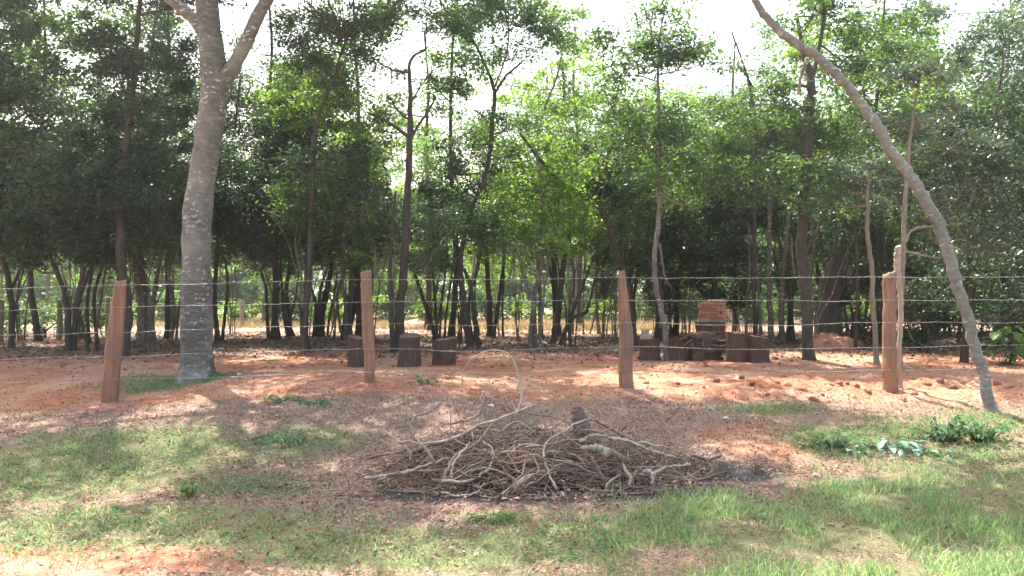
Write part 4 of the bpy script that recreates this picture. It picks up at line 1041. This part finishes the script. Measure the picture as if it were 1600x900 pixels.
for (px, py, s, lab) in ((768, 637, 5, 'pale stone lying at the back of the brush pile'), (1134, 656, 5, 'small white stone on the bare ground right of the brush pile'), (902, 730, 7, 'rounded pale stone under the middle of the brush pile'), (374, 587, 4, 'small pale stone right of the forked tree')):
    x, y = gp(px, py); s = s / F_PX * y
    o = bpy.data.objects.new('stone', stones); link(o); o.location = (x, y, gz(x, y) + s * 0.3); o.scale = (s * 1.2, s, s); o.rotation_euler = (0, 0, px); tag(o, lab, 'stone')

# ------------------------------------------------------------------ brush pile
def brush():
    rng = np.random.default_rng(91); cx, cy = 0.20, 7.05
    root = thing('brush_pile', (cx, cy, gz(cx, cy)), 'heap of cut grey-brown branches on burnt ground before the fence', 'brush pile')
    RX, RY, H = 1.30, 0.74, 0.34
    def dome(x, y):
        d = ((x - cx) / RX) ** 2 + ((y - cy) / RY) ** 2
        return H * max(0.0, 1 - d) * (0.55 + 0.9 * float(vnoise(np.array([x * 2.2 + 7]), np.array([y * 2.2]), 21)[0]))
    def branch(P, r0, r1, mat, forks=2, n=14):
        P = np.asarray(P, float); mb = MB(); Q = catmull(P, n)
        Q[1:-1] += rng.normal(0, 0.0055, (n - 2, 3))
        Q[:, 2] = np.maximum(Q[:, 2], ground_z(Q[:, 0], Q[:, 1]) + 0.012)
        R = np.linspace(r0, r1, n) * (0.85 + 0.3 * rng.random(n)); tube(mb, Q, R, 6, True, 0.18, rng)
        for f in range(forks):
            i = rng.integers(3, n - 2); d = unit(Q[i + 1] - Q[i] + rng.normal(0, 0.05, 3)); Lb = 0.12 + 0.4 * rng.random()
            sd = unit(rng.normal(0, 1, 3)) * 0.6; e = Q[i] + (d + sd) * Lb * 0.7; m_ = Q[i] + (d * 0.7 + sd * 0.4) * Lb * 0.5 + rng.normal(0, 0.02, 3)
            e[2] = max(e[2], gz(e[0], e[1]) + 0.01); e[2] = min(e[2], gz(e[0], e[1]) + 0.7)
            tube(mb, catmull([Q[i], m_, e], 6), np.linspace(R[i] * 0.6, 0.002, 6), 4, False, 0.1, rng)
        return mb.build('branch', mat, root, True)
    for k in range(230):
        a = rng.random() * PI * 2; rr = math.sqrt(rng.random())
        mx, my = cx + rr * RX * 0.85 * math.cos(a), cy + rr * RY * 0.85 * math.sin(a)
        Lb = 0.45 + 0.9 * rng.random() ** 1.5; th = rng.normal(0, 0.75)
        dx, dy = math.cos(th) * Lb / 2, math.sin(th) * Lb / 2 * 0.8
        lev = 0.25 + 0.85 * rng.random(); P = []
        curve = rng.normal(0, 0.10); tilt = rng.normal(0, 0.10)
        for t in (-1, -0.5, 0, 0.5, 1):
            x = mx + dx * t - dy * curve * (1 - t * t) * 3 + rng.normal(0, 0.04); y = my + dy * t + dx * curve * (1 - t * t) * 2 + rng.normal(0, 0.04)
            P.append((x, y, gz(x, y) + 0.015 + max(0.0, lev * dome(x, y) + tilt * t * 0.8 + rng.normal(0, 0.035))))
        r = 0.0032 + 0.011 * rng.random() ** 2.6
        m = BRANCH[int(rng.choice(3, p=[0.5, 0.38, 0.12]))]
        branch(P, r, r * 0.4, m, int(rng.integers(0, 4)))
    # branches one can follow in the photograph, lying over the front of the heap
    hand = [([(690, 755, 6.45), (700, 728, 6.55), (722, 705, 6.65), (748, 690, 6.8), (762, 670, 6.95), (790, 648, 7.1)], 9, 0),
            ([(706, 748, 6.5), (710, 722, 6.55), (726, 702, 6.65), (735, 690, 6.75)], 8, 0),
            ([(692, 752, 6.42), (722, 753, 6.45), (750, 742, 6.5), (768, 725, 6.6), (770, 705, 6.7), (755, 690, 6.8)], 8, 0),
            ([(680, 725, 6.6), (664, 700, 6.65), (646, 680, 6.75), (645, 655, 6.85), (668, 644, 7.0), (690, 630, 7.2)], 10, 1),
            ([(690, 768, 6.35), (715, 776, 6.32), (742, 770, 6.35), (756, 755, 6.45)], 6, 0),
            ([(795, 775, 6.35), (815, 755, 6.4), (840, 742, 6.5), (870, 736, 6.6), (905, 735, 6.7)], 16, 1),
            ([(755, 612, 7.3), (752, 635, 7.2), (740, 652, 7.1), (700, 662, 6.95)], 10, 0),
            ([(1078, 727, 7.0), (1050, 730, 6.9), (1020, 735, 6.8), (985, 740, 6.7)], 9, 0),
            ([(570, 748, 6.5), (610, 742, 6.6), (660, 730, 6.65), (700, 715, 6.75)], 9, 1),
            ([(590, 752, 6.5), (630, 738, 6.55), (690, 735, 6.6), (730, 738, 6.6)], 7, 0),
            ([(905, 690, 6.75), (935, 680, 6.8), (985, 690, 6.85), (1040, 698, 6.9)], 9, 1),
            ([(870, 765, 6.4), (850, 700, 6.7), (905, 660, 6.95), (935, 655, 7.1)], 7, 1),
            ([(1055, 715, 6.9), (1020, 705, 6.8), (985, 690, 6.75), (950, 685, 6.7)], 8, 0),
            ([(820, 700, 6.7), (880, 690, 6.75), (930, 680, 6.8), (970, 660, 7.0)], 7, 1),
            ([(620, 690, 6.9), (690, 690, 6.85), (760, 660, 6.9), (840, 630, 7.2)], 8, 1)]
    for pts, w, fk in hand:
        P = [at(*p) for p in pts]
        branch(P, w / F_PX * 6.6 / 2 * 0.66, w / F_PX * 6.6 / 2 * 0.36, BRANCH[2] if w < 10 and rng.random() < 0.6 else BRANCH[0], fk, 22)
    tw = MB()
    for k in range(1500):
        a = rng.random() * PI * 2; rr = math.sqrt(rng.random()) * 1.08
        x, y = cx + rr * RX * math.cos(a), cy + rr * RY * math.sin(a); z = gz(x, y) + 0.01 + dome(x, y) * rng.random() * 1.1
        th = rng.random() * PI; L = 0.06 + 0.2 * rng.random(); d = np.array([math.cos(th), 0.6 * math.sin(th), rng.normal(0, 0.25)]) * L
        p = np.array([x, y, z]); q = p + d; q[2] = max(q[2], gz(q[0], q[1]) + 0.006)
        tube(tw, [p, (p + q) / 2 + rng.normal(0, 0.012, 3), q], [0.0035, 0.003, 0.0015], 4, False)
    tag(tw.build('twigs', BRANCH[0], root, True), kind='stuff')
    n = 3200; a = rng.random(n) * 2 * PI; rr = np.sqrt(rng.random(n)) * 1.1; x = cx + rr * RX * np.cos(a); y = cy + rr * RY * np.sin(a)
    zz = ground_z(x, y) + 0.01 + np.clip(1 - rr ** 2, 0, 1) * H * 0.75 * rng.random(n)
    dl = MB(); leaf_quads(dl, np.stack([x, y, zz], -1), 0.025 + 0.035 * rng.random(n), 0.5, -0.2, 0.8, rng)
    tag(dl.build('dead_leaves', LITTER, root), kind='stuff')
brush()

# single pieces lying on or beside the heap
def piece(name, label, cat, pts, mat, sides=8, rough=0.2, seed=1, forks=()):
    rng = np.random.default_rng(seed)
    P = np.array([at(p[0], p[1], p[2]) for p in pts]); R = np.array([p[3] / F_PX * p[2] / 2 for p in pts])
    n = len(P) * 6; Q = catmull(P, n); RR = np.interp(np.linspace(0, len(P) - 1, n), np.arange(len(P)), R)
    Q[:, 2] = np.maximum(Q[:, 2], ground_z(Q[:, 0], Q[:, 1]) + 0.5 * RR)
    base = Q[np.argmin(Q[:, 2])].copy(); root = thing(name, base, label, cat)
    if mat is BLEACHED: RR = RR * (0.75 + 0.5 * rng.random(n)); Q[1:-1] += rng.normal(0, 0.006, (n - 2, 3))
    mb = MB(); tube(mb, Q, RR, sides, True, rough, rng); mb.build('stem', mat, root, mat is not BLEACHED)
    for f in forks:
        P = np.array([at(p[0], p[1], p[2]) for p in f]); R = np.array([p[3] / F_PX * p[2] / 2 for p in f])
        Q = catmull(P, 14); Q[:, 2] = np.maximum(Q[:, 2], ground_z(Q[:, 0], Q[:, 1]) + 0.006); mb = MB(); tube(mb, Q, np.interp(np.linspace(0, len(P) - 1, 14), np.arange(len(P)), R), 6, True, rough, rng); mb.build('side_branch', mat, root, True)
piece('arched_branch', 'long pale branch arching high above the brush pile', 'branch', [(722, 610, 7.6, 1.2), (724, 580, 7.55, 1.8), (742, 558, 7.5, 2.2), (770, 547, 7.45, 2.6), (797, 556, 7.4, 2.8), (811, 590, 7.35, 3.2), (815, 620, 7.3, 3.4), (806, 650, 7.2, 4)], BRANCH[2], 7, 0.1, 2, [[(790, 552, 7.42, 3), (806, 560, 7.5, 2), (832, 566, 7.6, 1.5)]])
piece('driftwood', 'bleached flat piece of old wood on the right of the brush pile', 'wood', [(908, 702, 6.62, 6), (930, 701, 6.6, 13), (950, 706, 6.6, 14), (975, 715, 6.58, 6)], BLEACHED, 10, 0.45, 3)
piece('root', 'pale forked crooked root at the right foot of the brush pile', 'root', [(1000, 742, 6.55, 4), (1012, 736, 6.55, 8), (1021, 745, 6.5, 6), (1020, 757, 6.42, 4)], BLEACHED, 8, 0.3, 4, [[(1018, 742, 6.52, 6), (1032, 735, 6.55, 6), (1040, 730, 6.6, 4)]])
piece('root', 'twisted brown root standing at the front right of the heap', 'root', [(982, 760, 6.4, 5), (986, 748, 6.45, 7), (978, 736, 6.5, 5), (972, 722, 6.6, 4)], BRANCH[0], 8, 0.4, 5, [[(945, 772, 6.35, 3), (950, 756, 6.42, 4), (968, 742, 6.5, 4)]])
piece('rotten_stump', 'upright rotten wood stub poking from the back of the heap', 'wood', [(914, 700, 7.2, 34), (911, 680, 7.2, 31), (908, 664, 7.2, 28), (905, 652, 7.2, 24), (902, 642, 7.2, 18), (901, 634, 7.2, 11)], ROTTEN, 12, 0.4, 6)
piece('charred_branch', 'grey charred branch end lying on ash right of the heap', 'branch', [(1104, 745, 6.75, 4), (1113, 735, 6.85, 6), (1106, 720, 7.0, 5), (1128, 712, 7.1, 3)], BRANCH[1], 8, 0.4, 7, [[(1108, 720, 7.0, 5), (1085, 712, 7.1, 4), (1080, 715, 7.1, 3)]])

# ------------------------------------------------------------------ small plants
def broad_plant(px, py, label, n, Lpx, leaf, seed, spread=0.3, cat='plant', h=0.25, name='broadleaf_plant'):
    rng = np.random.default_rng(seed); x, y = gp(px, py); z = gz(x, y); root = thing(name, (x, y, z), label, cat)
    L = Lpx / F_PX * y
    st = MB()
    for k in range(n):
        a = rng.random() * 2 * PI; r = spread * math.sqrt(rng.random()); c = np.array([x + r * math.cos(a), y + 0.6 * r * math.sin(a), z + h * (0.25 + 0.75 * rng.random())])
        tube(st, catmull([np.array([x + 0.3 * r * math.cos(a), y, z - 0.02]), (c + np.array([x, y, z])) / 2 + rng.normal(0, 0.01, 3), c], 5), np.linspace(0.004, 0.0015, 5), 4, False)
        d = unit(np.array([math.cos(a), math.sin(a), -0.25 + 0.3 * rng.normal()])); s = unit(np.cross(d, [0, 0, 1.0])); up = np.cross(s, d)
        l = L * (0.7 + 0.6 * rng.random()); t = np.array([0, 0.25, 0.55, 0.8, 1.0]); w = np.array([0.04, 0.27, 0.30, 0.18, 0.01]) * l
        V = []
        for tt, ww in zip(t, w):
            m_ = c + d * l * tt - up * l * 0.25 * tt ** 2
            V += [m_ - s * ww + up * ww * 0.3, m_, m_ + s * ww + up * ww * 0.3]
        F = []
        for i in range(4):
            for j in (0, 1): F.append((i * 3 + j, i * 3 + j + 1, i * 3 + j + 4, i * 3 + j + 3))
        mb = MB(); mb.add(V, [np.array(F)]); mb.build('leaf', leaf, root, True)
    st.build('stems', WEED, root, True)
broad_plant(1392, 705, 'plant with large pale blue-green leaves on the verge at right', 34, 17, LEAF_PALE, 1, 0.26, h=0.12)
broad_plant(1440, 712, 'trailing pale-leaved plant right beside the large-leaved one', 30, 14, LEAF_PALE, 2, 0.28, h=0.08)
broad_plant(1335, 710, 'small low pale-leaved plant left of the large-leaved one', 14, 13, LEAF_PALE, 3, 0.14, h=0.06)
broad_plant(1475, 690, 'bushy green weed below the fourth fence post', 90, 11, WEED, 4, 0.34, h=0.26, name='weed_clump')
broad_plant(1535, 690, 'bushy green weed in front of the foot of the leaning tree', 90, 11, WEED, 5, 0.32, h=0.22, name='weed_clump')
broad_plant(1300, 700, 'spreading green weed right of the bare red patch', 70, 10, WEED, 6, 0.34, h=0.14, name='weed_clump')
broad_plant(1572, 570, 'bright yellow-green sapling by the right edge behind the fence', 34, 22, LEAF_LIGHT, 7, 0.30, h=0.62, name='sapling')
broad_plant(770, 815, 'small bright yellow-green weed in front of the brush pile', 44, 9, LEAF_LIGHT, 8, 0.2, h=0.06, name='weed_clump')
broad_plant(440, 628, 'small green weed on the leaf litter left of the second fence post', 30, 8, WEED, 9, 0.2, h=0.10, name='weed_clump')
broad_plant(495, 632, 'low green weed just below and left of the second fence post', 30, 8, WEED, 10, 0.2, h=0.05, name='weed_clump')
broad_plant(660, 600, 'small dull green weed between second fence post and brush pile', 24, 8, WEED, 11, 0.2, h=0.10, name='weed_clump')
broad_plant(450, 690, 'leafy light green weed at the edge of the litter, left of the heap', 60, 8, WEED, 12, 0.34, h=0.08, name='weed_clump')
broad_plant(296, 780, 'upright yellowish weed in the grass at lower left', 24, 9, LEAF_LIGHT, 13, 0.06, h=0.14, name='weed_clump')

# ------------------------------------------------------------------ grass, weeds, litter (nobody could count them)
def blades(name, label, mat, x, y, h, w, seed, lean=0.5):
    rng = np.random.default_rng(seed); n = len(x); z = ground_z(x, y) - 0.004
    th = rng.random(n) * 2 * PI; ph = rng.random(n) * 2 * PI
    s = np.stack([np.cos(th), np.sin(th), 0 * th], -1) * (w / 2)[:, None]
    ln = (lean * (0.3 + rng.random(n)) * h)[:, None] * np.stack([np.cos(ph), np.sin(ph), 0 * ph], -1)
    b = np.stack([x, y, z], -1); m = b + ln * 0.4 + np.stack([0 * h, 0 * h, h * 0.6], -1); t = b + ln * 1.25 + np.stack([0 * h, 0 * h, h * 0.95], -1)
    V = np.stack([b - s, b + s, m + s * 0.8, m - s * 0.8, t], 1).reshape(-1, 3)
    k = np.arange(n)[:, None] * 5
    mb = MB(); mb.add(V, [k + np.array([[0, 1, 2, 3]]), k + np.array([[3, 2, 4]])])
    return tag(mb.build(name, mat), label, 'grass', kind='stuff')

rg = np.random.default_rng(123)
def sample(n, x0, x1, y0, y1, dens):
    x = rg.uniform(x0, x1, n); y = y0 + (y1 - y0) * rg.random(n) ** 1.25
    keep = rg.random(n) < dens(x, y)
    return x[keep], y[keep]
def clumpy(x, y, s): return np.clip((fbm(x * 3.2, y * 3.2, s, 3) - 0.30) * 3.2, 0.0, 1)
x, y = sample(230000, -1.5, 8, 3.5, 8.5, lambda x, y: np.maximum(zone(x, y, TALL, 0.3), sstep(4.7, 3.8, y) * sstep(-1, 0.5, x)) * clumpy(x, y, 2))
h = 0.03 + 0.10 * rg.random(len(x)) ** 1.5 * (0.4 + 1.2 * fbm(x * 1.5, y * 1.5, 6, 2))
blades('tall_grass', 'long bright green grass on the verge at lower right', GRASS, x, y, h, 0.0035 + 0.004 * rg.random(len(x)), 3, 0.75)
x, y = sample(260000, -8, 8, 3.5, 12.4, lambda x, y: zone(x, y, LOWG, 0.45) * (1 - zone(x, y, PILE, 0.2)) * clumpy(x, y, 4))
h = 0.02 + 0.06 * rg.random(len(x)) ** 1.6
blades('short_grass', 'short patchy green grass on the verge', GRASS, x, y, h, 0.003 + 0.004 * rg.random(len(x)), 4, 0.9)
x, y = sample(130000, -9, 9, 3.4, 11.5, lambda x, y: (0.75 * sstep(11, 9.6, y) * (1 - 0.8 * zone(x, y, ASH, 0.4))) * clumpy(x, y, 8))
blades('dry_grass', 'dry straw-coloured grass scattered over the verge', STRAW, x, y, 0.015 + 0.05 * rg.random(len(x)), 0.003 + 0.003 * rg.random(len(x)), 5, 1.6)
x, y = sample(45000, -16, 9, 26, 36, lambda x, y: z_field(x, y) * 0.8)
blades('field_grass', 'pale sunlit grass of the clearing beyond the wood', STRAW, x, y, 0.08 + 0.22 * rg.random(len(x)), 0.015 + 0.01 * rg.random(len(x)), 6, 0.6)

# creeping weeds
x, y = sample(150000, -8, 8, 3.6, 12.4, lambda x, y: zone(x, y, LOWG, 0.35) * (1 - zone(x, y, PILE, 0.2)) * clumpy(x, y, 12))
mb = MB(); P = np.stack([x, y, ground_z(x, y) + 0.008 + 0.03 * rg.random(len(x))], -1); leaf_quads(mb, P, 0.016 + 0.022 * rg.random(len(x)), 0.6, 0.1, 0.5, rg)
tag(mb.build('creeping_weeds', WEED), 'low creeping green weeds spread over the verge', 'ground cover', kind='stuff')
# fallen leaves
def litter_d(x, y):
    d = 0.45 * sstep(4.0, 6, y) * sstep(10.6, 9.6, y) + 0.9 * zone(x, y, [(0.1, 6.9, 2.3, 1.3)], 0.4) + 0.55 * sstep(13.5, 16, y) + 0.05
    d = d * (1 - 0.65 * zone(x, y, ASH[:2], 0.3))
    return np.clip(d * (1 - 0.6 * zone(x, y, TALL, 0.3)) * (0.4 + 0.9 * clumpy(x, y, 14)), 0, 1)
x, y = sample(190000, -8, 8, 3.8, 11.5, litter_d); x2, y2 = sample(60000, -14, 14, 12.5, 26, litter_d)
mb = MB()
P = np.stack([x, y, ground_z(x, y) + 0.006 + 0.012 * rg.random(len(x))], -1); leaf_quads(mb, P, 0.014 + 0.036 * rg.random(len(x)) ** 1.6, 0.42, 0.0, 0.4, rg)
P = np.stack([x2, y2, ground_z(x2, y2) + 0.01], -1); leaf_quads(mb, P, 0.06 + 0.06 * rg.random(len(x2)), 0.55, 0.0, 0.3, rg)
tag(mb.build('fallen_leaves', LITTER), 'brown fallen leaves lying over the ground', 'leaf litter', kind='stuff')
# crumbs of soil
x, y = sample(26000, -8, 8, 3.8, 14, lambda x, y: np.clip((0.25 + 0.9 * sstep(9.4, 10.2, y)) * clumpy(x, y, 33), 0, 1))
n_ = len(x); sz = 0.004 + 0.016 * rg.random(n_) ** 3; OCT = np.array([(1, 0, 0), (0, 1, 0), (-1, 0, 0), (0, -1, 0), (0, 0, .8), (0, 0, -.8)])
V = OCT[None] * sz[:, None, None] * (0.6 + 0.8 * rg.random((n_, 6, 1))) + np.stack([x, y, ground_z(x, y) + sz * 0.3], -1)[:, None, :]
OF = np.array([(0, 1, 4), (1, 2, 4), (2, 3, 4), (3, 0, 4), (1, 0, 5), (2, 1, 5), (3, 2, 5), (0, 3, 5)])
mb = MB(); mb.add(V.reshape(-1, 3), [(np.arange(n_)[:, None, None] * 6 + OF[None]).reshape(-1, 3)])
tag(mb.build('soil_crumbs', SOIL_CLOD), 'crumbs of red soil strewn along the fence', 'soil', kind='stuff')
# short sticks strewn on the verge
ts = MB()
for k in range(420):
    x, y = rg.uniform(-5.5, 5.5), rg.uniform(5.6, 10.3); th = rg.random() * PI; L = 0.08 + 0.25 * rg.random() ** 2
    p = np.array([x, y, gz(x, y) + 0.008]); q = p + np.array([math.cos(th), math.sin(th), 0]) * L; q[2] = gz(q[0], q[1]) + 0.01
    tube(ts, [p, (p + q) / 2 + rg.normal(0, 0.01, 3), q], [0.004, 0.0035, 0.002], 4, False)
tag(ts.build('strewn_twigs', BRANCH[0], smooth=True), 'small dry twigs strewn over the verge', 'twigs', kind='stuff')


# ------------------------------------------------------------------ scattering air volume added to imitate lens glare
def glare_veil(density, aniso):
    m = bpy.data.materials.new('glare_veil_air'); m.use_nodes = True; n = m.node_tree.nodes; l = m.node_tree.links
    n.remove(n['Principled BSDF']); v = n.new('ShaderNodeVolumePrincipled')
    v.inputs['Color'].default_value = (0.93, 0.96, 1.0, 1); v.inputs['Density'].default_value = density; v.inputs['Anisotropy'].default_value = aniso
    l.new(v.outputs[0], n['Material Output'].inputs['Volume'])
    x0, x1, y0, y1, z0, z1 = -720, 720, -720, 820, -1.2, 14.5
    V = [(x, y, z) for z in (z0, z1) for y in (y0, y1) for x in (x0, x1)]
    mb = MB(); mb.add(V, [np.array([(0, 2, 3, 1), (4, 5, 7, 6), (0, 1, 5, 4), (2, 6, 7, 3), (0, 4, 6, 2), (1, 3, 7, 5)])])
    tag(mb.build('glare_veil', m), 'added thin air volume imitating lens glare', 'glare_veil', kind='stuff')
glare_veil(0.0015, 0.72)
